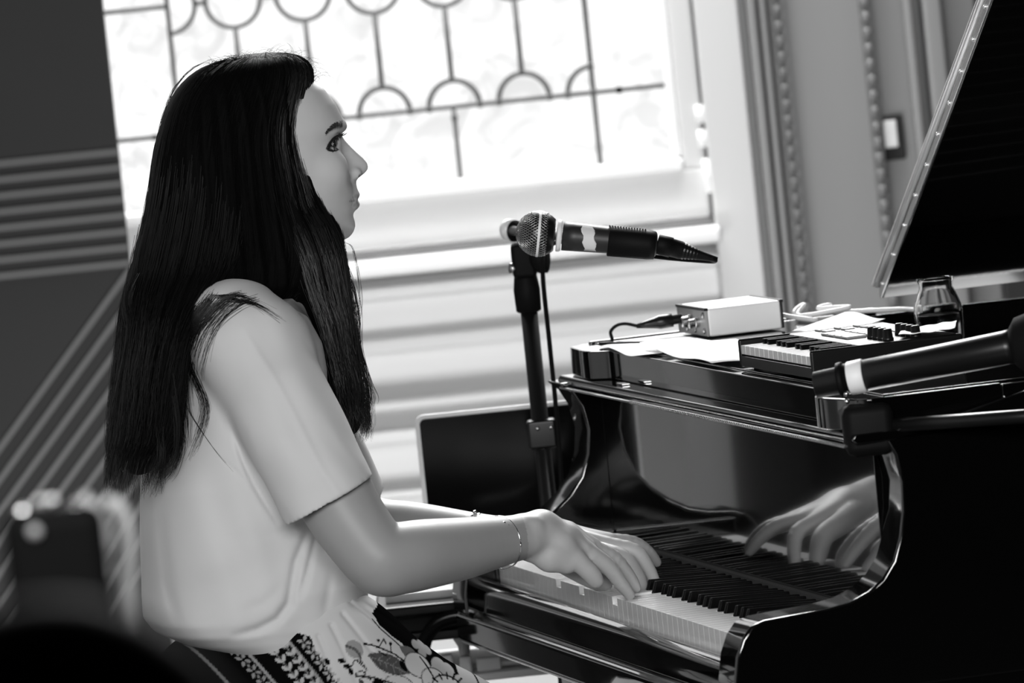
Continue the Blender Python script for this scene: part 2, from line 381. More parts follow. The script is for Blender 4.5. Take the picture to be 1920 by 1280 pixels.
# outer rim
def offset(poly, d):
    P_ = np.array(poly); out = []
    for i in range(len(P_)):
        a = P_[max(i-1, 0)]; c = P_[min(i+1, len(P_)-1)]; t_ = (c-a)/np.linalg.norm(c-a); out.append(P_[i]+d*np.array([-t_[1], t_[0]]))
    return [tuple(q) for q in out]
path = [(1.306, .345), (1.306, .9)]+[tuple(q) for q in smooth_path([(1.306, .9), (1.27, 1.12), (1.12, 1.34), (.92, 1.50), (.78, 1.68), (.66, 1.86), (.45, 1.97), (.20, 1.95), (.02, 1.82), (-.078, 1.6)], 5)[1:]]+[(-.078, .28)]
inner = offset(path, .04)
P(MB().prism([tuple(q) for q in path+inner[::-1]], 2, .664, .985), 'rim', bevel=.004)
P(MB().prism([tuple(q) for q in path], 2, .60, .664), 'underframe', 'black', bevel=0)
P(MB().prism([tuple(q) for q in offset(path, .042)], 2, .85, .87), 'soundboard', 'iron', bevel=0)
m = MB()
for i in range(60):
    u = .06+i*.019; m.tube([(u, .52, .93), (u*.9+.03, 1.25, .93)], .0008, 5)
P(m, 'string', 'steel', bevel=0)
P(MB().box((-.035, .495, .87), (1.26, .56, .950)), 'pin_block', 'iron', bevel=.003)
# lid, hinged along the bass side
PHI = math.radians(32.6); HV = .563; hx = np.array((-.064, 0, 1.003)); du = np.array((math.cos(PHI), 0, math.sin(PHI))); dn = np.array((-math.sin(PHI), 0, math.cos(PHI)))
def lidpt(wd, v, h): q = hx+du*wd+dn*h; return (q[0], v, q[2])
lp = [(0, HV), (1.395, HV), (1.395, .95), (1.35, 1.15), (1.20, 1.38), (1.0, 1.55), (.86, 1.72), (.72, 1.90), (.5, 2.0), (.25, 1.98), (.05, 1.86), (0, 1.75)]
def lidslab(poly, h0, h1):
    n = len(poly); vs = [lidpt(a, b, h0) for a, b in poly]+[lidpt(a, b, h1) for a, b in poly]
    return MB().add(vs, [tuple(range(n)), tuple(range(2*n-1, n-1, -1))]+[(i, i+n, (i+1) % n+n, (i+1) % n) for i in range(n)])
P(lidslab(lp, 0, .020), 'lid', bevel=.003)
fl_ = [(0, HV+.004), (1.395, HV+.004), (1.395, HV+.40), (0, HV+.40)]
P(lidslab(fl_, .024, .042), 'folded_lid_flap', bevel=.003)
m = lidslab([(0, HV-.004), (1.395, HV-.004), (1.395, HV+.006), (0, HV+.006)], .017, .027)
m.tube([lidpt(t_, HV-.004, .022) for t_ in np.linspace(0, 1.395, 60)], .0035, 8)
for i in range(19): m.lathe(lidpt(.03+i*.075, HV-.001, .006), (0, -1, 0), [(0, .003), (.003, .0028), (.0045, .001)], 8)
P(m, 'lid_hinge', 'lidsteel', bevel=0, smooth=True)
P(lidslab([(0, HV-.0015), (1.395, HV-.0015), (1.395, HV+.004), (0, HV+.004)], .001, .012), 'lid_edge_strip', 'lidsteel', bevel=.001)
top = np.array(lidpt(1.25, .95, -.004)); P(MB().tube([(1.27, .95, .98), tuple(top)], .010, 12), 'lid_prop', 'lacquer', bevel=0, smooth=True)
# legs, casters and pedals
for (u, v) in ((.02, .12), (1.20, .12), (.45, 1.65)):
    lg = P(MB().prism([(v-.05, .62), (v+.05, .62), (v+.03, .09), (v-.03, .09)], 0, u-.045, u+.045), 'leg', bevel=.006)
    P(MB().lathe((u-.012, v, .045), (1, 0, 0), [(0, .03), (0.002, .045), (.022, .045), (.024, .03)], 20), 'caster', 'brass', bevel=0, parent=lg)
lyre = P(MB().box((.50, .10, .13), (.53, .13, .62)).box((.69, .10, .13), (.72, .13, .62)).box((.48, .06, .07), (.74, .17, .13)), 'pedal_lyre', bevel=.004)
for k in range(3): P(MB().box((.55+k*.055, -.03, .055), (.57+k*.055, .08, .063)), 'pedal', 'brass', bevel=.002, parent=lyre)

# ================================================================== THINGS ON AND AROUND THE PIANO
TZ = .9928
def sheet(name, corners, label, cat, z0, bumpf, n=18, th=.0006, frame_=None, group=None):
    # a sheet of paper: bilinear between 4 corners (u, v), thickness th
    c = np.array(corners, float); V = []
    for j in range(n+1):
        for i in range(n+1):
            s_, t_ = i/n, j/n
            p = (c[0]*(1-s_)+c[1]*s_)*(1-t_)+(c[3]*(1-s_)+c[2]*s_)*t_
            V.append((p[0], p[1], z0+bumpf(s_, t_)))
    V = np.array(V); N = len(V); W2 = V.copy(); W2[:, 2] -= th; F = []
    id_ = lambda i, j: j*(n+1)+i
    for j in range(n):
        for i in range(n):
            q = (id_(i, j), id_(i+1, j), id_(i+1, j+1), id_(i, j+1)); F.append(q); F.append(tuple(k+N for k in q[::-1]))
    edge = [id_(i, 0) for i in range(n)]+[id_(n, j) for j in range(n)]+[id_(i, n) for i in range(n, 0, -1)]+[id_(0, j) for j in range(n, 0, -1)]
    for a, b_ in zip(edge, edge[1:]+edge[:1]): F.append((a, a+N, b_+N, b_))
    frame('L', (c[:, 0].mean(), c[:, 1].mean(), z0-th)); o = mk(name, np.vstack([V, W2]), F, 'paper', None, True)
    return tag(o, label, cat, group)
sheet('paper_sheet', [(.055, .152), (.30, .128), (.30, .26), (.02, .262)], 'white paper sheet at the far front corner of the piano shelf, under the cable', 'paper', TZ+.0016, lambda s, t: .0012*math.sin(s*5)*(1-t)+.004*max(0, s-.8)*5*(1-t)*.5)
sheet('paper_sheet', [(.20, .165), (.60, .150), (.66, .26), (.27, .272)], 'crumpled white paper sheet between the silver box and the small keyboard', 'paper', TZ+.0045, lambda s, t: .0022*math.sin(s*9+t*3)+.002*math.sin(t*7)+.006*max(0, .25-s)*4*(1-t))
sheet('paper_sheet', [(.22, .36), (.40, .36), (.30, .46), (.12, .46)], 'white paper sheet behind the small keyboard, beside the white cable', 'paper', TZ+.004, lambda s, t: .008*t+.002*math.sin(s*6), )
sheet('tissue', [tuple(atz(1685, 632, 1.03)[:2]), tuple(atz(1792, 628, 1.03)[:2]), tuple(atz(1795, 614, 1.03)[:2]), tuple(atz(1700, 618, 1.03)[:2])], 'rumpled white tissue lying on the far end of the small keyboard', 'tissue', 1.0335, lambda s, t: .0012*math.sin(s*9+t*5)*math.sin(t*6)+.0005*math.sin(s*19)+.0055*s*s, n=30)
# silver box with a jack plug
bz = TZ+.0015
frame('L')
bx = thing('audio_box', 'L', (.057, .324, bz), 'silver audio box with a black plug in its end, standing on the piano shelf', 'audio device')
u0, u1, v0, v1, h = -.015, .128, .273, .376, .0365
MB().box((u0, v0+.003, bz), (u1, v1-.003, bz+h)).build('housing', 'alulight', bx, bevel=.003)
MB().box((u0+.0005, v0, bz+.0005), (u1-.0005, v0+.0035, bz+h-.0005)).build('end_plate', 'padgrey', bx, bevel=.001)
MB().box((u0+.0005, v1-.0035, bz+.0005), (u1-.0005, v1, bz+h-.0005)).build('end_plate', 'black', bx, bevel=.001)
MB().box((u0, v0-.0012, bz+h-.003), (u1, v0+.004, bz+h+.0008)).box((u0, v1-.004, bz+h-.003), (u1, v1+.001, bz+h+.0008)).build('edge_trim', 'black', bx, bevel=.0006)
for du_, sz in ((.075, .015), (.108, .0105)):
    MB().lathe((u0+du_, v0, bz+.018), (0, -1, 0), [(0, sz*.62), (.005, sz*.62), (.006, sz*.5), (.014, sz*.45), (.015, sz*.3)], 16).build('socket', 'steel', bx, bevel=0)
for du_, dz in ((.090, .008), (.050, .008), (.134, .028), (.134, .008)):
    MB().lathe((u0+du_, v0, bz+dz), (0, -1, 0), [(0, .004), (.002, .004), (.003, .002)], 10).build('screw', 'steel', bx)
# plug and cable
a = atu(1282, 596, .045); b2 = atu(1196, 611, .035); c2 = atu(1150, 611, .030)
frame('L')
cb = thing('audio_cable', 'L', (a[0], a[1], TZ), 'black cable with a long plug pushed into the silver box end', 'cable')
d_ = (b2-a); Ld = np.linalg.norm(d_)
MB().lathe(a-d_/Ld*-.002, d_, [(0, .006), (.012, .0062), (.013, .0088), (.030, .0092), (.034, .0078), (Ld*.8, .005), (Ld, .0026)], 18).build('plug', 'black', cb, smooth=True)
pth = smooth_path([b2, (b2+c2)/2+np.array((0, 0, .003)), c2+np.array((0, .004, .000)), atu(1145, 622, .030), atu(1147, 640, .030), (.030, .156, TZ+.0026), (.06, .17, TZ+.0026), (.12, .20, TZ+.0026), (.30, .27, TZ+.0026), (.60, .33, TZ+.0026)], 8)
pth[:, 2] = np.maximum(pth[:, 2], TZ+.0024)
MB().tube(pth, .0022, 8).build('cord', 'blackmat', cb, smooth=True)
# white looping cable behind the box
frame('L', (.05, .48, TZ))
wc = smooth_path([(.06, .3775, bz+.026), atu(1466, 590, .06), (.085, .43, TZ+.0035), atu(1500, 602, .03), atu(1490, 584, .01), atu(1508, 571, .0), atu(1500, 592, .02), (.04, .49, TZ+.012), atu(1535, 578, .02), atu(1556, 572, .02), atu(1570, 584, .02), (.05, .545, TZ+.003), (.10, .56, TZ+.003)], 9)
wc[:, 2] = np.maximum(wc[:, 2], TZ+.0032)
tag(MB().tube(wc, .0031, 10).build('white_cable', 'white', None, smooth=True), 'white looping cable behind the silver box on the piano', 'cable')
# small keyboard controller, slightly turned
cu, cv = .825, .260; ca = 0.0; cz = TZ+.0015
Rc = np.array([[math.cos(ca), -math.sin(ca), 0], [math.sin(ca), math.cos(ca), 0], [0, 0, 1]])
frame('L')
mk_ = thing('midi_keyboard', 'L', (cu, cv, TZ), 'small keyboard controller with mini keys, pads and knobs on the piano', 'music keyboard')
def T(p): return (Rc@np.array(p, float))+np.array((cu, cv, cz))
def cbox(a, b, nm, m, bev=.001, par=None, taper=0):
    q = MB().box(a, b); q.v[0] = np.array([T(p) for p in q.v[0]]); return q.build(nm, m, par or mk_, bevel=bev)
hw, hd = .160, .093
cbox((-hw, -hd+.006, 0), (hw, hd, .014), 'base_shell', 'black', .003)
cbox((-hw, -.030, .012), (hw, hd, .033), 'upper_shell', 'ctrl', .003)
for sgn in (-1, 1): cbox((sgn*hw-.006 if sgn > 0 else -hw, -hd, .0), (sgn*hw if sgn > 0 else -hw+.006, hd, .0335), 'end_cheek', 'black', .004)
cbox((-hw+.006, -hd+.001, .001), (hw-.006, -hd+.008, .0135), 'front_strip', 'ctrl', .001)
for k in range(4):
    for sx in (-1, 1):
        pass
for sx, sy in ((-1, -1), (1, -1), (1, 1), (-1, 1)):
    q = MB().lathe((cu, cv, TZ+.0003), (0, 0, 1), [(0, .006), (.0085, .006)], 14); q.v[0] += Rc@np.array((sx*(hw-.02), sy*(hd-.018), 0)); q.build('foot', 'blackmat', mk_)
nw = 15; kw = (2*hw-.013)/nw
for i in range(nw):
    x0 = -hw+.0065+i*kw; cbox((x0+.0004, -hd+.002, .0155), (x0+kw-.0004, -.030, .0265), 'mini_white_key', 'key_white', .0008)
for i in range(nw-1):
    if i % 7 in (0, 1, 3, 4, 5):
        x0 = -hw+.0065+(i+1)*kw; cbox((x0-.0045, -.068, .026), (x0+.0045, -.030, .0325), 'mini_black_key', 'key_black', .0010)
for r_ in range(2):
    for c_ in range(4): cbox((-.062+c_*.029, -.016+r_*.029, .033), (-.037+c_*.029, .009+r_*.029, .0365), 'drum_pad', 'padgrey', .0015)
for r_ in range(2):
    for c_ in range(4):
        p = T((.076+c_*.0215, .008+r_*.034, .033))
        k_ = MB().lathe(p, (0, 0, 1), [(0, .0065), (.003, .0068), (.004, .0060), (.0135, .0052), (.0145, .004)], 14).build('knob', 'black', mk_, smooth=True, bevel=0)
for c_ in range(6): cbox((-.145+(c_ % 2)*.03, .0+(c_//2)*.024, .033), (-.123+(c_ % 2)*.03, .012+(c_//2)*.024, .0355), 'button', 'padgrey', .001)
for c_ in range(5): cbox((-.062+c_*.024, .052, .033), (-.044+c_*.024, .060, .0352), 'button', 'white', .001)
for q in mk_.children:
    pass
# glass jar of water behind the controller
jb = np.array((.395, .592, .973)); jp = atz(1757, 640, .973); jb[0], jb[1] = jp[0], jp[1]
jb = np.array(atu(1757, 640, .30)); jb[2] = .985
jb = np.array((.30, .530, .9515))
frame('L')
jr = thing('glass_jar', 'L', tuple(jb), 'clear glass jar half full of water standing before the raised lid', 'jar')
jprof = [(0, .026), (.002, .030), (.055, .031), (.062, .030), (.078, .024), (.084, .021), (.090, .021), (.093, .0235), (.097, .0235), (.097, .0205), (.092, .0185), (.083, .0185), (.076, .022), (.060, .0275), (.006, .0275), (.005, .001)]
MB().lathe(jb, (0, 0, 1), jprof, 40).build('jar_body', 'glass', jr, smooth=True)
MB().lathe(jb+np.array((0, 0, .0055)), (0, 0, 1), [(0, .0268), (.045, .0268)], 32).build('water', 'glass', jr, smooth=False, bevel=.001)
# ------------------------------------------------------------ singer's microphone, in focus
MY = 9.10
def A(x, y, Y=MY): return atY(x, y, Y)
frame('W')
b0 = A(1010, 438); ax = A(1240, 459, MY-.0)-b0; ax /= np.linalg.norm(ax)
mc = thing('microphone', 'W', tuple(b0), 'silver-grilled microphone with a white tape band, pointing at the pianist', 'microphone')
px = MY/FPX
RB = 42.5*px
gb = MB().lathe(b0, ax, [(RB*-math.cos(t)*1.0, RB*.985*math.sin(t)) for t in np.linspace(0.001, 2.35, 22)], 40); gb.build('foam_liner', 'black', mc, smooth=True)
# woven wire: two families of spiral wires over the ball
U1 = np.cross(ax, (0, 0, 1)); U1 /= np.linalg.norm(U1); U2 = np.cross(ax, U1); gw = MB()
def sph(t, ph, R_): return b0+R_*(-math.cos(t)*ax+math.sin(t)*(math.cos(ph)*U1+math.sin(ph)*U2))
for fam in (-1, 1):
    for k in range(44):
        ph0 = 2*math.pi*k/44; gw.tube([sph(t, ph0+fam*.62*t, RB*1.004+.00022*math.sin(t*30+fam)) for t in np.linspace(.10, 1.95, 22)], .00036, 4)
for t in np.linspace(.06, .5, 5): gw.tube([sph(t, a_, RB*1.004) for a_ in np.linspace(0, 2*math.pi, 30)], .00036, 4)
gw.build('grille', 'grille', mc, smooth=True)
MB().lathe(b0-ax*.0, ax, [(-.0016, RB*.99), (-.0016, RB*1.035), (.0016, RB*1.035), (.0016, RB*.99)], 48).build('grille_band', 'alulight', mc, bevel=.0004, smooth=True)
e = np.linalg.norm(A(1047, 441)-b0)
MB().lathe(b0, ax, [(e-.002, 29.5*px), (e-.001, 30.5*px), (e+.002, 30*px), (e+.004, 28*px)], 40).build('collar', 'alulight', mc, smooth=True)
Lh = np.linalg.norm(A(1230, 459)-b0)
def rad(t): return (27.5-4.6*t)*px
MB().lathe(b0, ax, [(e+.005+(Lh-e-.005)*t, rad(t)) for t in np.linspace(0, 1, 8)]+[(Lh+.001, rad(1)*.8)], 40).build('handle', 'mic', mc, smooth=True)
tp = MB(); t0, t1 = .215, .345; n = 14
vs = []
for j, tt in enumerate((t0, t0+.01, t1-.01, t1)):
    for k in range(n):
        an = math.radians(-38+k*14.5); 
        h_ = e+.005+(Lh-e-.005)*(tt+.012*math.sin(k*1.7+j)); rr = rad(tt)+.0004
        vs.append(b0+ax*h_+rr*(math.cos(an)*np.array((0, 0, 1))*1+math.sin(an)*np.array((0, -1, 0))))
n_ = len(vs); vs += [v_*1 for v_ in vs]; fs = []
for j in range(3):
    for k in range(n-1): fs.append((j*n+k, j*n+k+1, (j+1)*n+k+1, (j+1)*n+k))
tpo = MB().add(vs[:n_], fs).build('tape_band', 'tape', mc, smooth=True); so = tpo.modifiers.new('s', 'SOLIDIFY'); so.thickness = .0003
# plug on the microphone's tail
xl = A(1345, 487)-A(1232, 457); Lx = np.linalg.norm(xl); xb = A(1232, 457)
MB().lathe(xb, xl, [(0, .0118), (.001, .0125), (.018, .0125), (.0185, .0112), (.030, .0112), (.032, .0105), (.045, .0078), (.050, .0068), (Lx*.82, .0048), (Lx, .0032)], 28).build('cable_plug', 'blackmat', mc, smooth=True)
for q in (.033, .037, .041, .045, .049): MB().lathe(xb, xl, [(q, .011-(q-.03)*.22), (q+.002, .0113-(q-.03)*.24)], 20).build('relief_ring', 'black', mc)
# microphone cable: leaves the plug and turns away behind the piano
frame('W')
cbl = smooth_path([A(1325, 482), A(1338, 486), A(1340, 489, MY+.03), A(1322, 489, MY+.05), A(1240, 482, MY+.07), A(1140, 468, MY+.12), A(1060, 452, MY+.30), A(1022, 470, 9.56), A(1018, 520, 9.62), A(1030, 640, 9.66), A(1042, 760, 9.68), A(1052, 900, 9.70)]+[np.array((.03, 9.75, .45)), np.array((.0, 9.8, .02)), np.array((-.3, 10.2, .008))], 8)
CUR['base'] = np.array(cbl[0])
tag(MB().tube(cbl, .0031, 8).build('microphone_cable', 'blackmat', None, smooth=True), 'thin black cable running from the microphone down its stand', 'cable')
# ------------------------------------------------------------ microphone stand
frame('W')
SY = 9.72
top = atY(1000, 500, SY); bx0 = np.array((top[0], SY, 0))
st = thing('microphone_stand', 'W', tuple(bx0), 'black microphone stand behind the piano corner, holding the silver-grilled microphone', 'microphone stand')
pl = atY(1024, 900, SY); sx = pl[0]
MB().tube([(sx, SY, .03), (sx, SY, atY(1003, 572, SY)[2])], .0113, 18).build('lower_pole', 'black', st, smooth=True)
MB().tube([(sx, SY, atY(1003, 572, SY)[2]-.02), (sx, SY, atY(998, 500, SY)[2])], .0085, 16).build('upper_pole', 'black', st, smooth=True)
zc = atY(1003, 548, SY)[2]
MB().lathe((sx, SY, zc-.025), (0, 0, 1), [(0, .013), (.002, .0165), (.030, .0175), (.048, .0150), (.056, .0115)], 20).build('clutch', 'blackmat', st, smooth=True)
MB().lathe((sx-.006, SY-.012, zc+.034), (-1, -.3, .15), [(0, .004), (.010, .007), (.014, .007)], 12).build('clutch_screw', 'steel', st, smooth=True)
zt = atY(1003, 478, SY)[2]
MB().box((sx-.016, SY-.022, zt-.028), (sx+.016, SY+.010, zt+.018)).build('boom_clamp', 'blackmat', st, bevel=.006)
MB().lathe((sx+.010, SY-.020, zt-.002), (1, -.25, 0), [(0, .010), (.006, .019), (.010, .0215), (.020, .0215), (.022, .016)], 20).build('clamp_knob', 'blackmat', st, smooth=True)
ba, bb = atY(958, 432, SY+.02), atY(1185, 458, MY+.035)
MB().tube([ba, bb], .0062, 14).build('boom', 'black', st, smooth=True)
MB().lathe(atY(968, 433, SY+.02), atY(940, 430, SY+.04)-atY(968, 433, SY+.02), [(0, .014), (.006, .0145), (.008, .013)], 18).build('boom_cap', 'blackmat', st, smooth=True)
MB().lathe(atY(961, 431, SY+.02), atY(940, 430, SY+.04)-atY(968, 433, SY+.02), [(0, .0145), (.010, .0140), (.016, .009), (.017, .003)], 18).build('boom_end', 'white', st, smooth=True)
c0, c1 = A(1140, 451), A(1228, 460)
dd = (c1-c0)/np.linalg.norm(c1-c0)
MB().lathe(c0, dd, [(0, .0180), (.001, .0192), (.050, .0182), (np.linalg.norm(c1-c0), .0172), (np.linalg.norm(c1-c0)+.0005, .0155)], 30).build('microphone_clip', 'blackmat', st, smooth=True)
cr2 = MB()
for k in range(14): p_ = c0+dd*(.004+k*.0034)+np.array((0, -.002, .0190)); cr2.tube([p_-np.array((0, .005, 0)), p_+np.array((0, .005, 0))], .0009, 6)
cr2.build('clip_rib', 'blackmat', st)
MB().tube([c0+dd*.03+np.array((0, .012, -.004)), bb], .008, 12).build('clip_joint', 'blackmat', st, smooth=True)
for px_, py_ in ((1008, 803), (1033, 801)): p_ = atY(px_, py_, SY-.014); MB().lathe(p_, (0, -1, 0), [(0, .0032), (.003, .0026), (.004, .001)], 10).build('screw', 'steel', st, smooth=True)
MB().box((sx-.018, SY-.014, atY(1020, 840, SY)[2]), (sx+.020, SY+.014, atY(1020, 785, SY)[2])).build('leg_hub', 'black', st, bevel=.004)
for k in range(3):
    a_ = math.radians(90+120*k); MB().tube([(sx, SY, .20), (sx+.33*math.cos(a_), SY+.33*math.sin(a_), .012)], .009, 10).build('leg', 'black', st, smooth=True)
# ------------------------------------------------------------ second microphone, near the treble end of the piano
frame('W')
NY = 8.32
n0 = atY(1528, 722, NY); n1 = atY(1905, 648, NY-.05); nx = (n1-n0)/np.linalg.norm(n1-n0); LL = np.linalg.norm(n1-n0); q = NY/FPX
m2 = thing('microphone', 'W', tuple(n0), 'long black microphone with a grey tape ring over the near end of the piano shelf', 'microphone')
MB().lathe(n0, nx, [(0, 22*q), (.001, 25*q), (50*q, 26*q), (51*q, 29*q), (LL*.95, 32*q), (LL, 34*q)], 40).build('handle', 'black', m2, smooth=True)
MB().lathe(n0, nx, [(LL-.004, 35*q), (LL+.004, 52*q), (LL+.03, 60*q), (LL+.05, 55*q), (LL+.062, 30*q), (LL+.064, 2*q)], 40).build('windscreen', 'cloth', m2, smooth=True)
MB().lathe(n0, nx, [(66*q, 30.2*q), (68*q, 31.5*q), (95*q, 32.2*q), (97*q, 30.5*q)], 40).build('tape_ring', 'alulight', m2, smooth=True)
for x_, y_ in ((1757, 655), (1749, 658), (1838, 641)): p_ = atY(x_, y_, NY-.018); MB().lathe(p_, (0, -1, .1), [(0, .002), (.002, .0018), (.003, .0005)], 10).build('screw', 'steel', m2, smooth=True)
frame('W')
s2 = atY(1622, 780, NY+.01); 
ms = thing('microphone_stand', 'W', (atY(2180, 762, NY-.16)[0], NY-.16, 0), 'black microphone stand clip under the taped black microphone by the piano rim', 'microphone stand')
MB().lathe(n0-np.array((0, 0, .0)), nx, [(46*q, 31*q), (47*q, 33.5*q), (57*q, 34*q), (58*q, 31*q)], 30).build('clip', 'blackmat', ms, smooth=True)
MB().box((s2[0]-.028, NY-.05, atY(1622, 850, NY)[2]), (s2[0]+.030, NY+.0, atY(1622, 752, NY)[2])).build('clip_joint', 'blackmat', ms, bevel=.012)
bm0 = atY(1640, 800, NY-.03); bm1 = atY(2180, 762, NY-.16)
MB().tube([bm0, bm1], .008, 14).build('boom', 'black', ms, smooth=True)
MB().tube([(bm1[0], bm1[1], bm1[2]+.01), (bm1[0], bm1[1], .03)], .010, 14).build('pole', 'black', ms, smooth=True)
for x_, y_ in ((1587, 738), (1588, 752)): p_ = atY(x_, y_, NY-.03); MB().lathe(p_, (0, -1, 0), [(0, .0035), (.003, .003), (.004, .001)], 10).build('screw', 'steel', ms, smooth=True)
for k in range(3):
    a_ = math.radians(30+120*k); MB().tube([(bm1[0], bm1[1], .18), (bm1[0]+.28*math.cos(a_), bm1[1]+.28*math.sin(a_), .012)], .008, 10).build('leg', 'black', ms, smooth=True)
# ------------------------------------------------------------ laptop on its table beyond the piano
LY = 9.92
frame('W')
l0, l1 = atY(788, 785, LY), atY(1090, 768, LY); zb_ = .666
lp_ = thing('laptop', 'W', ((l0[0]+l1[0])/2, LY-.08, zb_), 'open laptop with a black screen and silver rim behind the microphone stand', 'laptop')
X0, X1, Z1 = -.141, .105, .8945
def rrect(x0, x1, z0, z1, r_, n=6):
    out = []
    for cx, cz, a0 in ((x1-r_, z1-r_, 0), (x0+r_, z1-r_, 90), (x0+r_, z0+r_, 180), (x1-r_, z0+r_, 270)):
        out += [(cx+r_*math.cos(math.radians(a0+t)), cz+r_*math.sin(math.radians(a0+t))) for t in np.linspace(0, 90, n)]
    return out
lean = .03
def lidp(poly, y0, y1, nm, m):
    q_ = MB(); n = len(poly); vs = [(x, y+(z-zb_)*lean, z) for y in (y0, y1) for x, z in poly]
    q_.add(vs, [tuple(range(n)), tuple(range(2*n-1, n-1, -1))]+[(i, i+n, (i+1) % n+n, (i+1) % n) for i in range(n)]); return q_.build(nm, m, lp_, bevel=.001)
lidp(rrect(X0, X1, zb_+.008, Z1, .012), LY, LY+.006, 'screen_lid', 'alulight')
lidp(rrect(X0+.006, X1-.006, zb_+.014, Z1-.0055, .008), LY-.0008, LY+.001, 'screen', 'screen')
MB().box((X0-.06, LY-.19, zb_), (X1, LY+.004, zb_+.012)).build('keyboard_base', 'alulight', lp_, bevel=.003)
MB().box((X0+.02, LY-.09, zb_+.0115), (X1-.02, LY-.03, zb_+.0135)).build('keys', 'black', lp_, bevel=.001)
frame('W')
tb = thing('side_table', 'W', (-.05, LY-.03, 0), 'low black table carrying the laptop beside the piano', 'table')
MB().box((-.215, LY-.24, .650), (.16, LY+.16, .666)).build('table_top', 'black', tb, bevel=.005)
MB().box((-.190, LY-.22, .628), (.14, LY+.14, .650)).build('apron', 'pier', tb, bevel=.003)
MB().box((-.200, LY-.225, .615), (.15, LY+.145, .629)).build('lower_rail', 'black', tb, bevel=.003)
MB().box((-.20, LY-.20, .553), (.045, LY+.13, .563)).build('shelf', 'wall', tb, bevel=.002)
for x in (-.19, .052):
    for y in (LY-.20, LY+.12): MB().box((x-.008, y-.008, 0), (x+.008, y+.008, .656)).build('leg', 'black', tb, bevel=.002)
# cable coil hanging under the table top, and the white chargers on the shelf
frame('W')
cc = atY(862, 1232, LY-.21); 
cp = MB(); cp.tube([(cc[0]+.047*math.cos(t), LY-.235+.003*math.sin(3*t), .606+.050*math.sin(t)-.010) for t in np.linspace(.35, math.pi+.5, 40)], .0095, 10)
cp.tube([(cc[0]+.052*math.cos(t), LY-.250, .603+.052*math.sin(t)-.012) for t in np.linspace(.45, math.pi+.3, 40)], .007, 10)
CUR['base'] = np.array((cc[0], LY-.24, .55)); tag(cp.build('cable_coil', 'blackmat', None, smooth=True), 'thick black cable coil hanging in a loop under the low table', 'cable')
zs = .563
def blob(x, y, wpx, hpx, nm, lab, cat, tail=0):
    c_ = atY(x, y, LY-.17); r_ = wpx*.5*LY/FPX; hh = hpx*LY/FPX; frame('W', (c_[0], LY-.17, zs))
    q_ = MB(); q_.box((c_[0]-r_, LY-.17-.012, zs), (c_[0]+r_, LY-.17+.012, zs+hh))
    if tail: q_.box((c_[0]+r_-.002, LY-.175, zs+.004), (c_[0]+r_+tail, LY-.165, zs+.011))
    tag(q_.build(nm, 'white', None, bevel=min(r_, hh)*.45, seg=4), lab, cat)
blob(838, 1230, 21, 38, 'charger', 'small white charger, left one on the shelf under the laptop table', 'charger')
blob(872, 1232, 23, 32, 'charger', 'small white charger, middle one on the shelf under the laptop table', 'charger')
blob(916, 1236, 46, 26, 'power_adapter', 'long white power adapter with its cord on the shelf under the laptop table', 'charger', tail=.03)
frame('W', (cc[0]+.004, LY-.14, zs))
q_ = MB().lathe((cc[0]+.006, LY-.12, zs), (0, 0, 1), [(0, .018), (.003, .018), (.006, .007), (.030, .008), (.045, .016), (.047, .004)], 20)
tag(q_.build('metal_stand', 'alulight', None, smooth=True), 'small silver stand between the black cable coil and the white chargers', 'stand')

# ================================================================== implicit-surface modelling for bodies and cloth
def smin(a, b, k):
    if k <= 0: return np.minimum(a, b)
    h = np.clip(.5+.5*(b-a)/k, 0, 1); return b+(a-b)*h-k*h*(1-h)
class SDF:
    def __init__(s): s.ops = []
    def cone(s, a, b, ra, rb, k=.01, op='u'): s.ops.append(('c', np.array(a, float), np.array(b, float), ra, rb, k, op)); return s
    def chain(s, pts, rs, k=.01, op='u'):
        for i in range(len(pts)-1): s.cone(pts[i], pts[i+1], rs[i], rs[i+1], k, op)
        return s
    def ell(s, c, r, k=.01, op='u', R=None): s.ops.append(('e', np.array(c, float), np.array(r, float), R, None, k, op)); return s
    def fn(s, f, k=.01, op='u'): s.ops.append(('f', f, None, None, None, k, op)); return s
    def prim(s, o, P):
        t = o[0]
        if t == 'c':
            a, b, ra, rb = o[1:5]; ab = b-a; L2 = ab@ab+1e-12; h = np.clip((P-a)@ab/L2, 0, 1)
            return np.linalg.norm(P-a-h[:, None]*ab, axis=1)-(ra+(rb-ra)*h)
        if t == 'e':
            q = P-o[1]
            if o[3] is not None: q = q@o[3]
            r = o[2]; k0 = np.linalg.norm(q/r, axis=1); k1 = np.linalg.norm(q/(r*r), axis=1)+1e-9
            return k0*(k0-1)/k1
        return o[1](P)
    def ev(s, P, ops=None):
        d = np.full(len(P), 9.)
        for o in (s.ops if ops is None else ops):
            p = s.prim(o, P)
            d = smin(d, p, o[5]) if o[6] == 'u' else -smin(-d, p, o[5])
        return d
    def cull(s, c, rad):
        out = []
        for o in s.ops:
            if o[0] == 'f': out.append(o); continue
            if s.prim(o, c[None])[0] < rad+o[5]+.01: out.append(o)
        return out
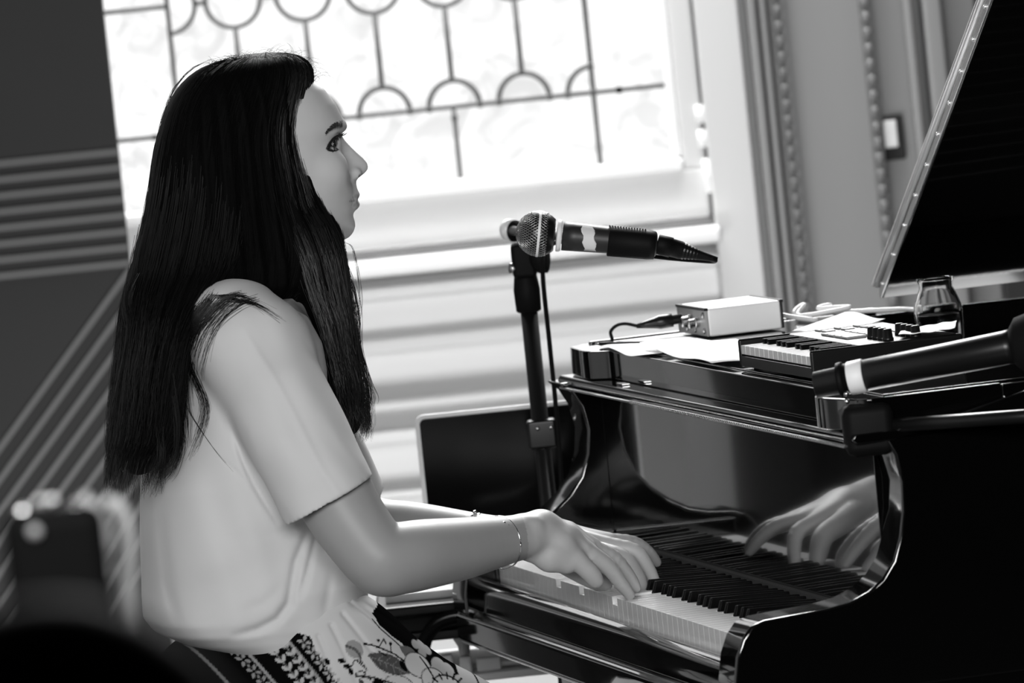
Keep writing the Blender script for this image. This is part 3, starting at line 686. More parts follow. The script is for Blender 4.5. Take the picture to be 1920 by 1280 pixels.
def polygonize(S, lo, hi, h, nb=12, lip=1.6):
    lo = np.array(lo, float); hi = np.array(hi, float); nB = np.ceil((hi-lo)/(h*nb)).astype(int); half = nb*h/2*math.sqrt(3)
    gi = np.stack(np.meshgrid(*[np.arange(n) for n in nB], indexing='ij'), -1).reshape(-1, 3)
    C = lo+(gi+.5)*nb*h; dc = S.ev(C); keep = gi[np.abs(dc) < half*lip+.004]
    DIM = nB*nb+2
    def cid(i, j, k): return ((i+1)*(DIM[1]+2)+(j+1))*(DIM[2]+2)+(k+1)
    ids = []; pos = []; quads = []
    for g in keep:
        base = g*nb; ar = np.arange(-1, nb+1)
        I = np.stack(np.meshgrid(ar, ar, ar, indexing='ij'), -1)+base      # samples -1..nb
        c = lo+(g+.5)*nb*h; D = S.ev((lo+I.reshape(-1, 3)*h), S.cull(c, half+.02)).reshape(nb+2, nb+2, nb+2)
        neg = D < 0
        if neg.all() or not neg.any(): continue
        # cells with lower corner 0..nb-1 -> sample index 1..nb ; their upper corner 2..nb+1
        A = D[1:-1+0, 1:-1, 1:-1] if False else None
        s0 = slice(1, nb+1); s1 = slice(2, nb+2)
        # need samples up to nb: array holds -1..nb => indices 0..nb+1
        corners = {}
        for dx in (0, 1):
            for dy in (0, 1):
                for dz in (0, 1): corners[(dx, dy, dz)] = D[1+dx:nb+1+dx, 1+dy:nb+1+dy, 1+dz:nb+1+dz]
        st = np.stack([corners[k] < 0 for k in corners]); act = st.any(0) & ~st.all(0)
        if act.any():
            ii = np.argwhere(act); acc = np.zeros((len(ii), 3)); cnt = np.zeros(len(ii))
            cv = {k: v[act] for k, v in corners.items()}
            for ax in range(3):
                for k in corners:
                    if k[ax] == 0:
                        k2 = list(k); k2[ax] = 1; k2 = tuple(k2); a, b_ = cv[k], cv[k2]; m_ = (a < 0) != (b_ < 0)
                        t = np.where(m_, a/(a-b_+1e-20), 0); p = np.tile(np.array(k, float), (len(ii), 1)); p[:, ax] = t
                        acc += p*m_[:, None]; cnt += m_
            pos.append(lo+(base+ii+acc/cnt[:, None])*h); ids.append(cid(*(base+ii).T))
        # quads for edges starting at samples 0..nb-1
        for ax in range(3):
            a = D[1:nb+1, 1:nb+1, 1:nb+1]; sl = [slice(1, nb+1)]*3; sl[ax] = slice(2, nb+2); b_ = D[tuple(sl)]
            m_ = (a < 0) != (b_ < 0)
            if not m_.any(): continue
            e_ = np.argwhere(m_); inside = a[m_] < 0; q = base+e_
            o1, o2 = [x for x in range(3) if x != ax]
            if ax == 1: o1, o2 = o2, o1
            d1 = np.zeros(3, int); d1[o1] = 1; d2 = np.zeros(3, int); d2[o2] = 1
            Q = np.stack([cid(*(q-d1-d2).T), cid(*(q-d2).T), cid(*q.T), cid(*(q-d1).T)], 1)
            Q[~inside] = Q[~inside][:, ::-1]; quads.append(Q)
    ids = np.concatenate(ids); pos = np.concatenate(pos); Q = np.concatenate(quads)
    order = np.argsort(ids); sid = ids[order]; idx = np.searchsorted(sid, Q); idx = np.clip(idx, 0, len(sid)-1)
    ok = (sid[idx] == Q).all(1); return pos[order], idx[ok]
def relax(V, F, it=1, lam=.5):
    for _ in range(it):
        acc = np.zeros_like(V); cnt = np.zeros(len(V))
        for a, b_ in ((0, 1), (1, 2), (2, 3), (3, 0)):
            np.add.at(acc, F[:, a], V[F[:, b_]]); np.add.at(cnt, F[:, a], 1); np.add.at(acc, F[:, b_], V[F[:, a]]); np.add.at(cnt, F[:, b_], 1)
        V = V+lam*(acc/np.maximum(cnt, 1)[:, None]-V)
    return V
def sstep(x, a, b_): t = np.clip((x-a)/(b_-a), 0, 1); return t*t*(3-2*t)
def loft_fn(Z, CU, CV, HU, HF, HB, n=2.3):
    # stacked superellipse sections: half widths HU sideways, HF forward, HB backward
    o_ = np.argsort(Z); Z, CU, CV, HU, HF, HB = [np.asarray(a, float)[o_] for a in (Z, CU, CV, HU, HF, HB)]
    def f(P):
        z = np.clip(P[:, 2], Z[0], Z[-1]); cu_, cv_, hu, hf, hb = [np.interp(z, Z, a) for a in (CU, CV, HU, HF, HB)]
        du_ = P[:, 0]-cu_; dv = P[:, 1]-cv_; hv = np.where(dv > 0, hf, hb)
        rho = (np.abs(du_/hu)**n+np.abs(dv/hv)**n+1e-12)**(1/n)
        d = (rho-1)*np.minimum(hu, hv); dz = np.maximum(P[:, 2]-Z[-1], Z[0]-P[:, 2])
        return np.where(dz > 0, np.sqrt(np.maximum(d, 0)**2+dz**2), np.maximum(d, dz))
    return f
def lofts(rows, uref=None, n=2.3):      # rows: (py, x left, x right, u centre, half width u)
    Z, CU, CV, HU, H_ = [], [], [], [], []
    for py, xl, xr, uc, hw in rows:
        a, b_ = atu(xl, py, uc), atu(xr, py, uc); Z.append((a[2]+b_[2])/2); CU.append(uc); CV.append((a[1]+b_[1])/2); HU.append(hw); H_.append((b_[1]-a[1])/2)
    return loft_fn(Z, CU, CV, HU, H_, H_, n)
U0 = .55                                 # the pianist's middle plane
frame('L')
woman = thing('pianist', 'L', (U0, -.40, 0), 'woman with long dark hair in a pale blouse and floral skirt playing the piano', 'person')
# ------------------------------------------------------------ body (head, neck, torso, arms and hands: one surface)
B = SDF()
front = [(114, 500), (124, 530), (136, 560), (150, 584), (166, 604), (180, 616.5), (193, 625), (208, 633), (222, 639.5), (229, 642.2), (236, 643.2), (243, 641.5), (249, 640), (255, 641), (262, 646.5), (269, 652.5), (277, 660.5), (285, 668.5), (295, 680), (301, 685.5), (307, 689.3), (313, 690.6), (319, 688.5), (325, 683), (330, 676.5), (335, 670.5), (339, 668), (345, 667.8), (352, 669), (358, 671.5), (363, 672.8), (368, 671.5), (371, 669), (374, 665.5), (376.5, 666.8), (381, 670), (386, 671.3), (390, 668.5), (395, 664.8), (400, 661), (405, 661), (412, 664), (421, 665.8), (430, 664.3), (437, 660.8), (443, 655.5), (448, 648.5), (451, 640)]
basef = [(114, 500), (124, 530), (136, 560), (150, 584), (166, 604), (193, 625), (215, 636), (228, 640), (238, 640), (246, 634), (256, 629), (268, 630), (282, 636), (300, 643), (320, 648), (338, 654), (350, 659), (362, 661), (374, 658), (386, 660), (398, 658.5), (405, 657), (412, 659), (421, 661), (430, 659), (437, 655.5), (443, 651), (448, 645), (451, 640)]
def sagprof(L_): a = np.array([atu(x, y, U0)[1:] for y, x in L_]); o_ = np.argsort(a[:, 1]); return a[o_, 1], a[o_, 0]
fz, fv = sagprof(front); bz_, bv = sagprof(basef)
wz = []
for py, hw in ((114, .022), (124, .046), (138, .058), (160, .066), (200, .0715), (250, .0725), (290, .0715), (330, .0685), (360, .063), (390, .056), (415, .047), (435, .037), (448, .026)): wz.append((atu(560, py, U0)[2], hw))
wz = np.array(sorted(wz)); CVH = atu(500, 280, U0)[1]
nzl = [(atu(660, py, U0)[2], w_) for py, w_ in ((235, .012), (250, .0075), (275, .0085), (295, .010), (310, .0125), (322, .0155), (333, .0145), (342, .013), (355, .018), (372, .021), (390, .018), (405, .018), (425, .017), (445, .017))]
nzl = np.array(sorted(nzl))
wbk = np.array(sorted([(atu(500, py, U0)[2], w_) for py, w_ in ((112, .02), (122, .042), (138, .060), (160, .074), (200, .084), (260, .088), (330, .084), (400, .075))]))
def headf(Pp):
    du_ = np.abs(Pp[:, 0]-U0); v = Pp[:, 1]; z = Pp[:, 2]
    zc = np.clip(z, fz[0], fz[-1]); F_ = np.interp(zc, fz, fv); Bs = np.interp(zc, bz_, bv); hw = np.interp(zc, wz[:, 0], wz[:, 1]); nw_ = np.interp(zc, nzl[:, 0], nzl[:, 1])
    t = np.clip(du_/(nw_*1.25), 0, 1); fall = (1-t*t)**2
    bmp = (F_-Bs)*fall
    dv = v-CVH; a = np.where(dv > 0, np.maximum(Bs-CVH, .004), np.interp(zc, wbk[:, 0], wbk[:, 1]))
    dv2 = np.where(dv > 0, dv-bmp*sstep(dv, 0, .06), dv)
    rho = (np.abs(du_/hw)**2.35+np.abs(dv2/a)**2.35+1e-12)**(1/2.35)
    d = (rho-1)*np.minimum(hw, a)*.95
    zb = atu(600, 452, U0)[2]+np.clip((atu(640, 450, U0)[1]-v), 0, .2)*.33   # jaw line rises towards the ear
    zt = fz[-1]
    return np.maximum(d, np.maximum(zb-z, z-zt))
B.fn(headf, 0)
B.ell(atu(455, 225, U0), (.066, .085, .066), .01)
# brow, eye socket, cheek, nostril wing, jaw corner
for sg in (-1, 1):
    u_ = lambda o_: U0+sg*o_
    B.ell(atu(637, 270, u_(.030)), (.016, .0085, .0115), .012, 's')
    B.cone(atu(641, 238, u_(.010)), atu(622, 240, u_(.040)), .0042, .0032, .012)
    B.ell(atu(620, 269, u_(.031)), (.0128, .0128, .0125), .004)
    B.ell(atu(665, 325, u_(.0108)), (.0058, .0085, .0070), .005)
    B.ell(atu(673, 333, u_(.0062)), (.0030, .0042, .0022), .002, 's')
    B.ell(atu(615, 320, u_(.040)), (.018, .020, .020), .02)
    B.ell(atu(500, 292, u_(.072)), (.006, .014, .030), .006)            # ear, under the hair
# lips
lipu, lipl = [], []
for du_ in (-.022, -.011, 0, .011, .022):
    q = (abs(du_)/.022)**1.6
    lipu.append(atu(666.5-15*q, 366+9*q, U0)+np.array((du_, 0, 0))); lipl.append(atu(665.5-15*q, 383-6*q, U0)+np.array((du_, 0, 0)))
B.chain(lipu, [.0004, .0028, .0036, .0028, .0004], .004); B.chain(lipl, [.0004, .0032, .0045, .0032, .0004], .004)
mo = [p_+np.array((0, .0045, -.0008)) for p_ in [(a+b_)/2 for a, b_ in zip(lipu, lipl)]]
B.chain(mo, [.0006, .0009, .0009, .0009, .0006], .002, 's')
# neck and torso
B.cone(atu(540, 400, U0), atu(500, 560, U0), .052, .058, .03)
B.fn(lofts([(560, 420, 540, .55, .10), (610, 370, 570, .55, .155), (700, 345, 580, .55, .15), (850, 320, 590, .55, .14), (1000, 315, 590, .55, .13), (1100, 320, 600, .55, .13), (1180, 380, 600, .55, .12), (1230, 400, 600, .55, .11)]), .03)
def arm(S, pts, k=.006):
    q = smooth_path([list(p_)+[r+.0010] for p_, r in pts], 4); S.chain([p_[:3] for p_ in q], [p_[3] for p_ in q], k)
RA = [(atu(470, 640, .70), .046), (atu(560, 800, .745), .046), (atu(612, 900, .765), .0445), (atu(655, 975, .782), .0415), (atu(700, 1035, .795), .0390), (atu(722, 1050, .798), .0375), (atu(760, 1045, .790), .0385), (atu(800, 1038, .775), .0375), (atu(855, 1030, .75), .0345), (atu(905, 1021, .727), .0300), (atu(950, 1012, .708), .0255), (atu(985, 1004, .693), .0225)]
arm(B, RA)
B.ell(atu(722, 1082, .80), (.02, .018, .013), .02)
LA = [(atu(490, 645, .40), .046), (atu(590, 850, .345), .043), (atu(650, 960, .315), .038), (atu(700, 988, .31), .034), (atu(760, 992, .335), .032), (atu(820, 996, .365), .0285), (atu(890, 1001, .40), .0235), (atu(945, 1004, .43), .0205), (atu(985, 1004, .445), .0195)]
arm(B, LA)
# right hand (near)
W_ = np.array(RA[-1][0]); 
def fing(S, pts, rs, k=.002):
    q = smooth_path([list(p_)+[r] for p_, r in zip(pts, rs)], 3); S.chain([p_[:3] for p_ in q], [p_[3] for p_ in q], k)
M5 = atu(1076, 1044, .690); M4 = atu(1108, 1040, .674); M3 = atu(1112, 1030, .652); M2 = atu(1110, 1032, .630)
B.chain([W_, atu(1012, 997, .688), atu(1050, 1018, .690), M5], [.0215, .0190, .0165, .0125], .010)
B.chain([W_, atu(1015, 990, .678), atu(1062, 1008, .676), M4], [.0215, .0200, .0155, .0118], .010)
B.chain([W_, atu(1018, 990, .662), atu(1062, 1003, .655), M3], [.0200, .0190, .0150, .0120], .010)
B.chain([W_, atu(1015, 995, .650), atu(1060, 1010, .636), M2], [.0190, .0175, .0145, .0118], .010)
B.chain([atu(1000, 1036, .690), atu(1030, 1048, .690), atu(1062, 1058, .688)], [.012, .0135, .0115], .010)     # heel of the hand
fing(B, [M5, atu(1090, 1058, .690), atu(1106, 1073, .688), atu(1117, 1088, .684)], [.0125, .0112, .0108, .0096])
fing(B, [M4, atu(1140, 1062, .668), atu(1163, 1092, .656), atu(1181, 1115, .643)], [.0118, .0098, .0083, .0066])
fing(B, [M3, atu(1150, 1046, .640), atu(1178, 1078, .622), atu(1192, 1101, .610)], [.0118, .0098, .0082, .0066])
fing(B, [M2, atu(1150, 1052, .610), atu(1175, 1080, .592), atu(1184, 1100, .585)], [.0112, .0094, .0080, .0066])
fing(B, [atu(1020, 1030, .640), atu(1070, 1062, .622), atu(1110, 1084, .618), atu(1136, 1094, .616)], [.015, .012, .0105, .0085], .006)
# tendons and wrist bone
for a, b_, u_ in (((1010, 972), (1100, 1018), .684), ((1020, 970), (1110, 1012), .668), ((1022, 972), (1116, 1008), .652)): B.chain([atu(a[0], a[1]+3, u_), atu((a[0]+b_[0])/2, (a[1]+b_[1])/2-4, u_), atu(b_[0], b_[1]+6, u_)], [.0022, .0022, .0030], .006)
B.ell(atu(1000, 985, .706), (.008, .009, .009), .010)
# left hand (far)
W2_ = np.array(LA[-1][0]); N2 = atu(1138, 1023, .492); N3 = atu(1143, 1016, .470); N4 = atu(1140, 1014, .448); N5 = atu(1134, 1014, .428)
B.chain([W2_, atu(1050, 1006, .47), N2], [.0195, .0165, .0118], .010); B.chain([W2_, atu(1050, 1003, .458), N3], [.0195, .0165, .0115], .010)
B.chain([W2_, atu(1050, 1003, .445), N4], [.0190, .0160, .0110], .010); B.chain([W2_, atu(1050, 1005, .432), N5], [.0180, .0150, .0102], .010)
fing(B, [N2, atu(1190, 1034, .505), atu(1214, 1064, .520), atu(1229, 1094, .535)], [.0115, .0100, .0086, .0068])
fing(B, [N3, atu(1186, 1018, .455), atu(1214, 1034, .445), atu(1231, 1054, .435)], [.0110, .0092, .0078, .0064])
fing(B, [N4, atu(1180, 1018, .428), atu(1204, 1034, .418), atu(1214, 1052, .412)], [.0104, .0088, .0075, .0062])
fing(B, [N5, atu(1168, 1022, .405), atu(1186, 1036, .395), atu(1194, 1050, .388)], [.0094, .0078, .0068, .0056])
fing(B, [atu(1040, 1018, .475), atu(1112, 1034, .515), atu(1165, 1048, .535), atu(1188, 1074, .545), atu(1203, 1098, .552)], [.015, .0135, .0118, .0104, .0078], .005)
lo = (.26, -.60, .66); hi = (.87, .16, 1.47)
V, F = polygonize(B, lo, hi, .0021)
V = relax(V, F, 2, .4)
# skin tone: lips, brows' shadowless pigment, eye make-up, nails; plus light and shade painted on face and hands
tint = np.ones(len(V))
def spot(c, r, val, soft=.5):
    global tint
    d = np.linalg.norm((V-np.array(c))/np.array(r), axis=1); k = 1-sstep(d, soft, 1); tint = tint*(1-k)+val*k
from mathutils.bvhtree import BVHTree
_m = V[:, 2] > 1.17; _fm = _m[F].all(1)
bvh = BVHTree.FromPolygons([tuple(p_) for p_ in V], [tuple(int(k) for k in q) for q in F[_fm]])
def skinhit(x, y):      # the point of the near cheek seen at a photo position
    o = W2L(_o); d = atu(x, y, .55)-o; h_, n_, i_, l_ = bvh.ray_cast(Vector(o), Vector(d/np.linalg.norm(d)))
    return (np.array(h_), np.array(n_)) if h_ else (None, None)
def both(p_): return (p_, np.array((2*U0-p_[0], p_[1], p_[2])))
def spot2(x, y, r, val, soft=.5):
    h_, n_ = skinhit(x, y)
    if h_ is not None:
        for q in both(h_): spot(q, (r, r, r), val, soft)
for x, y, r in ((614, 279, .0024), (617, 275, .0034), (620, 271, .0042), (624, 267, .0046), (628, 262, .0044), (632, 258.5, .0038), (636, 256, .0030), (639, 254.5, .0024), (626, 273, .0046), (629, 268, .0040), (618, 280.5, .0024), (623, 282, .0024), (628, 281, .0024), (632, 279, .0020)): spot2(x, y, r*1.15, .05, .55)
for x, y, r in ((612, 250, .0026), (615, 246.5, .0032), (619, 243, .0038), (623, 240, .0044), (628, 237.5, .0050), (633, 236, .0054), (637.5, 235.5, .0052), (640.5, 235, .0046)): spot2(x, y, r, .16, .35)
for x, y, r in ((669.5, 366, .0030), (666, 368, .0030), (662, 371, .0028), (658.5, 374.5, .0022), (668, 383.5, .0036), (664, 384.5, .0034), (660, 382, .0028), (657.5, 378.5, .0020)): spot2(x, y, r*1.1, .60, .05)
for x, y in ((664.5, 375.2), (661.5, 375.8), (658.5, 376.4), (655.5, 377)): spot2(x, y, .0015, .22, .3)  # shade between the lips, painted into the skin colour
spot2(677, 327.5, .0034, .10, .3); spot2(674, 330, .0028, .12, .3)  # nostril shade painted in
for x, y in ((655, 329), (653, 322), (656.5, 334)): spot2(x, y, .004, .78, .0)  # crease shade at the nose wing, painted
for L_ in (lipu, lipl):
    for i_, a in enumerate(L_): spot(a+np.array((0, .002, 0)), (.0062, .0060, .0040) if 0 < i_ < 4 else (.005, .0035, .0014), .55, .55)
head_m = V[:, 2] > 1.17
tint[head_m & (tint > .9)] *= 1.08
tint = np.where(V[:, 2] > 1.17, tint*1.60, np.where(V[:, 1] > -.13, tint*1.4, tint))  # face and hands coloured lighter, standing in for light on them
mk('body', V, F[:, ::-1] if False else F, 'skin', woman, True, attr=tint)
# eyes
for sg in (1, -1):
    h_, n_ = skinhit(627.5, 269.5); c_ = both(h_)[0 if sg == 1 else 1]; nn = n_*np.array((sg, 1, 1))
    nn = nn if nn[1] > 0 or nn[0]*sg > 0 else -nn
    ax_ = np.array((sg*.62, .78, .0)); ec = c_-ax_*.0102
    ey = MB().lathe(ec, ax_, [(-.0112*math.cos(t), .0112*math.sin(t)) for t in np.linspace(.02, math.pi-.02, 20)], 28).build('eye', 'eye', woman, smooth=True)
    MB().lathe(ec, np.array((sg*.40, .92, -.03)), [(.0085, .0072), (.0100, .0062), (.0112, .0044), (.0118, .002), (.0119, .0002)], 24).build('iris', 'iris', ey, smooth=True)
    def on(x, y, lift=.0004):
        h2, n2 = skinhit(x, y)
        if h2 is None: h2, n2 = c_*0+c_, nn
        if h2[0] < U0: h2 = both(h2)[1]
        n2 = n2 if n2[0] > 0 else -n2; q = h2+n2*lift
        return q if sg == 1 else np.array((2*U0-q[0], q[1], q[2]))
    ld_ = MB(); lp_ts = [(612.5, 279.5), (615, 273), (618.5, 266.5), (623, 260.5), (628, 256.8), (633, 254.6), (638, 253.6)]
    ld_.tube(smooth_path([on(*q, .0014) for q in lp_ts], 4), [.0007]+[.0016]*(4*6-1)+[.0008], 8)
    ld_.tube(smooth_path([on(*q, .0008) for q in ((613, 280.5), (619, 283), (626, 283.2), (633, 280.5))], 4), .0009, 7)
    for t_ in np.linspace(0, 1, 12):
        x = 626+13.5*t_; y = 257.8-4.2*t_; q = on(x, y, .0014); ld_.tube([q, q+np.array((sg*.0008, .0030, .0006)), q+np.array((sg*.0012, .0062, .0024))], [.0006, .0004, .0001], 5)
    ld_.build('eyelashes', 'lash', woman, smooth=True)
    br = MB()
    for i in range(170):
        t_ = rng.rand(); x = 643-32*t_; y = 232.2+(t_**1.8)*18-1.5*math.sin(math.pi*t_)+rng.uniform(-1, 1)*(4.6*(1-t_)**.45+.9)
        q = on(min(x, 641.5), y, .0003); br.tube([q, q+np.array((sg*.0009, -.0026, .0008)), q+np.array((sg*.0012, -.0052, .0002))], [.00045, .00036, .00012], 4)
    br.build('eyebrow', 'brow', woman)

# ------------------------------------------------------------ blouse
def plane_cut(pt, nrm):
    pt = np.array(pt); nrm = np.array(nrm, float); nrm /= np.linalg.norm(nrm)
    return lambda P_: (P_-pt)@nrm
T_ = SDF()
torso_rows = [(548, 405, 470, .565, .085), (570, 378, 520, .56, .135), (600, 352, 560, .555, .165), (650, 330, 585, .55, .178), (700, 318, 596, .55, .176), (760, 303, 600, .55, .170), (850, 286, 600, .55, .166), (900, 273, 598, .55, .165), (985, 272, 598, .55, .163), (1030, 273, 622, .55, .166), (1065, 274, 655, .55, .168), (1100, 274, 684, .55, .170), (1140, 277, 676, .55, .170), (1165, 296, 655, .55, .168), (1185, 335, 635, .55, .162), (1203, 385, 605, .55, .154), (1216, 412, 560, .55, .140)]
T_.fn(lofts(torso_rows, n=2.5), 0)
T_.chain([atu(408, 606, .63), atu(440, 618, .67), atu(474, 650, .700)], [.046, .052, .057], .03)
T_.chain([atu(418, 606, .47), atu(450, 618, .43), atu(480, 650, .40)], [.046, .052, .057], .03)
slR = [(atu(474, 650, .700), .0575), (atu(520, 735, .728), .0600), (atu(563, 830, .755), .0605), (atu(603, 905, .772), .0590), (atu(640, 985, .785), .0570)]
slL = [(atu(484, 655, .400), .0575), (atu(540, 760, .365), .060), (atu(590, 850, .34), .060), (atu(640, 940, .32), .058), (atu(660, 990, .31), .056)]
hp = atu(697, 892, .78); hq = atu(538, 985, .78); ax_s = atu(645, 985, .785)-atu(560, 830, .755)
hem_d = hq-hp; nR = np.cross(hem_d, (1, .0, .12)); nR /= np.linalg.norm(nR); nR = nR if nR@ax_s > 0 else -nR
def sleeve(sl, pt, nrm, thick=.0016):
    O = SDF().chain([p_ for p_, r in sl], [r for p_, r in sl], .0); I_ = SDF().chain([p_ for p_, r in sl], [r-.0062 for p_, r in sl], .0)
    pc = plane_cut(pt, nrm)
    def f(P_):
        d = O.ev(P_); 
        # gentle flare folds
        d = d+.0012*np.sin(P_[:, 2]*70+P_[:, 1]*45)
        inner = np.maximum(I_.ev(P_), -(pc(P_)+.055))
        return np.maximum(np.maximum(d, pc(P_)), -inner)
    return f
hl = atu(655, 935, .32)
T_.fn(sleeve(slR, hp, nR), .016); T_.fn(sleeve(slL, hl, slL[-1][0]-slL[0][0]), .016)
V, F = polygonize(T_, (.22, -.62, .70), (.90, -.18, 1.20), .0027, lip=2.2)
V = relax(V, F, 3, .5)
def pxy(V):    # photo position of points, used to lay folds and print in the cloth's own (v, z) plane at u = .70
    Wd = np.stack([PX0+.70*math.sin(TH)+V[:, 1]*math.cos(TH), PY0-.70*math.cos(TH)+V[:, 1]*math.sin(TH), V[:, 2]-CAMH], 1)
    k = Wd@_F; return 960+FPX*(Wd@_R)/k, 640-FPX*(Wd@_U)/k
X_, Y_ = pxy(V)
def dpoly(X, Y, pts):
    d = np.full(len(X), 1e9); tt = np.zeros(len(X)); n = len(pts)-1
    for i in range(n):
        a = np.array(pts[i], float); b_ = np.array(pts[i+1], float); ab = b_-a; t = np.clip(((X-a[0])*ab[0]+(Y-a[1])*ab[1])/(ab@ab), 0, 1)
        dd = np.hypot(X-a[0]-t*ab[0], Y-a[1]-t*ab[1]); m_ = dd < d; d[m_] = dd[m_]; tt[m_] = (i+t[m_])/n
    return d, tt
near = sstep(V[:, 0], .56, .64)
def fold(pts, wpx, depth):
    d, t = dpoly(X_, Y_, pts); k = np.exp(-(d/wpx)**2)*np.sin(np.pi*np.clip(t*.92+.04, 0, 1))**.5*near; V[:, 0] -= depth*k
fold([(585, 985), (572, 1010), (552, 1052), (542, 1100), (536, 1130), (515, 1158), (480, 1178), (440, 1190)], 9, .0065)
fold([(600, 1000), (594, 1017), (580, 1052), (566, 1088), (556, 1115)], 7, .0045)
fold([(620, 1075), (612, 1110), (606, 1150)], 10, .0025)
fold([(520, 1100), (490, 1128), (455, 1142)], 12, .0025)
fold([(430, 790), (452, 860), (470, 900), (490, 935), (515, 975)], 6, .006)
fold([(414, 858), (450, 895), (478, 920)], 3, .0015)
fold([(318, 900), (325, 1000), (332, 1100), (345, 1165)], 8, .009); fold([(292, 905), (295, 1000), (294, 1150)], 5, .008); fold([(306, 905), (310, 1000), (318, 1150)], 5, -.004)
fold([(395, 900), (420, 1000), (470, 1075)], 26, .004)
fold([(560, 640), (600, 700), (628, 770)], 8, .003); fold([(355, 640), (385, 720), (420, 780)], 22, .0035)
def ridge(pts, wpx, h_): fold(pts, wpx, -h_)
ridge([(436, 612), (480, 690), (520, 775), (560, 870), (600, 930)], 7, .0018)
ridge([(575, 770), (605, 820), (640, 860), (670, 890)], 14, .002); ridge([(430, 820), (500, 985)], 12, .002)
V[:, 0] -= near*(.0016*np.sin(X_*.021+Y_*.034+1.5*np.sin(Y_*.011))+.0009*np.sin(X_*.06-Y_*.023+2*np.sin(X_*.013)))
mk('blouse', V, F, 'blouse', woman, True); BV, BF = V.copy(), F
# ------------------------------------------------------------ skirt, printed
K = SDF()
K.ell(atu(500, 1215, U0)+np.array((0, .0, -.045)), (.172, .150, .092), .0)
for u_ in (.64, .55, .46):
    r_ = .085 if u_ != .55 else .075
    K.chain([atu(585, 1222, u_), atu(620, 1245, u_), atu(845, 1398, u_), atu(985, 1500, u_)], [r_, r_, r_-.004, r_-.006], .03)
K2 = SDF().chain([atu(985, 1500, .62), atu(1010, 1640, .62), np.array((.60, -.10, .18))], [.085, .11, .14], .03).chain([atu(985, 1500, .48), atu(1010, 1640, .48), np.array((.50, -.10, .18))], [.085, .11, .14], .03)
K2.chain([atu(500, 1260, .64), atu(560, 1350, .64)], [.12, .11], .06).chain([atu(500, 1260, .46), atu(560, 1350, .46)], [.12, .11], .06).chain([atu(500, 1260, .55), atu(560, 1350, .55)], [.12, .11], .06)
K2.chain([atu(845, 1410, .55), atu(985, 1520, .55), np.array((.55, -.10, .2))], [.08, .10, .13], .08)
zc_ = .600
Ku = SDF().fn(lambda P_: np.maximum(K.ev(P_), zc_-P_[:, 2]), 0)
V, F = polygonize(Ku, (.34, -.62, .59), (.76, .02, .84), .0019)
V = relax(V, F, 2, .5); X_, Y_ = pxy(V)
pl_ = X_*0
for k, (a, b_) in enumerate([((660, 1130), (760, 1215)), ((640, 1150), (720, 1260)), ((615, 1170), (665, 1290)), ((590, 1190), (625, 1290)), ((675, 1122), (800, 1210)), ((560, 1205), (590, 1290))]):
    d, t = dpoly(X_, Y_, [a, b_]); V[:, 0] -= .0035*np.exp(-(d/5)**2)*np.exp(-t*1.2)*sstep(V[:, 0], .6, .66)
tint = np.ones(len(V))
def ell(cx, cy, rx, ry, ang, val, soft=1.2):
    global tint
    a = math.radians(ang); dx, dy = X_-cx, Y_-cy; p_ = (dx*math.cos(a)+dy*math.sin(a))/rx; q = (-dx*math.sin(a)+dy*math.cos(a))/ry
    k = 1-sstep((np.hypot(p_, q)-1)*min(rx, ry), -soft*.5, soft); tint = tint*(1-k)+val*k
def leaf(cx, cy, L_, W_, ang, val):
    global tint
    a = math.radians(ang); dx, dy = X_-cx, Y_-cy; p_ = (dx*math.cos(a)+dy*math.sin(a)); q = np.abs(-dx*math.sin(a)+dy*math.cos(a))
    hwid = W_*np.clip(1-(p_/L_)**2, 0, 1); k = (1-sstep(q-hwid, -.6, .8))*(np.abs(p_) < L_); tint = tint*(1-k)+val*k
def line(pts, wd, val):
    global tint
    d, t = dpoly(X_, Y_, pts); k = 1-sstep(d, wd*.5-.6, wd*.5+.8); tint = tint*(1-k)+val*k
def poly(pts, val):
    global tint
    ins = np.zeros(len(X_), bool); n = len(pts)
    for i in range(n):
        (x0, y0), (x1, y1) = pts[i], pts[(i+1) % n]
        if y0 == y1: continue
        c = ((y0 > Y_) != (y1 > Y_)) & (X_ < (x1-x0)*(Y_-y0)/(y1-y0)+x0); ins ^= c
    tint[ins] = val
DK = .006
poly([(300, 1120), (575, 1190), (582, 1215), (662, 1340), (700, 1420), (300, 1420)], DK)
def along(x, y, t): return x+t*.60, y+t*.80
for x0 in (462, 548, 380): line([along(x0, 1215, -60), along(x0, 1215, 150)], 5.5, .45)
for x0 in (500, 528):
    line([along(x0, 1205, -20), along(x0, 1205, 150)], 1.8, .35)
    for t in range(-10, 140, 17):
        x, y = along(x0, 1205, t); leaf(x-5.5, y-1, 7.5, 3.4, 22, .72); leaf(x+2.5, y-6.5, 7.5, 3.4, 95, .72)
for x0, tt in ((440, .42), (571, .62)):
    for t in range(-12, 150, 24):
        x, y = along(x0, 1210, t)
        for an in (10, 100): 
            a = math.radians(an)
            for sg in (-1, 1): leaf(x+sg*7.5*math.cos(a), y+sg*7.5*math.sin(a), 5.6, 2.8, an, tt)
        leaf(x+7, y+10, 4, 2, 53, tt); 
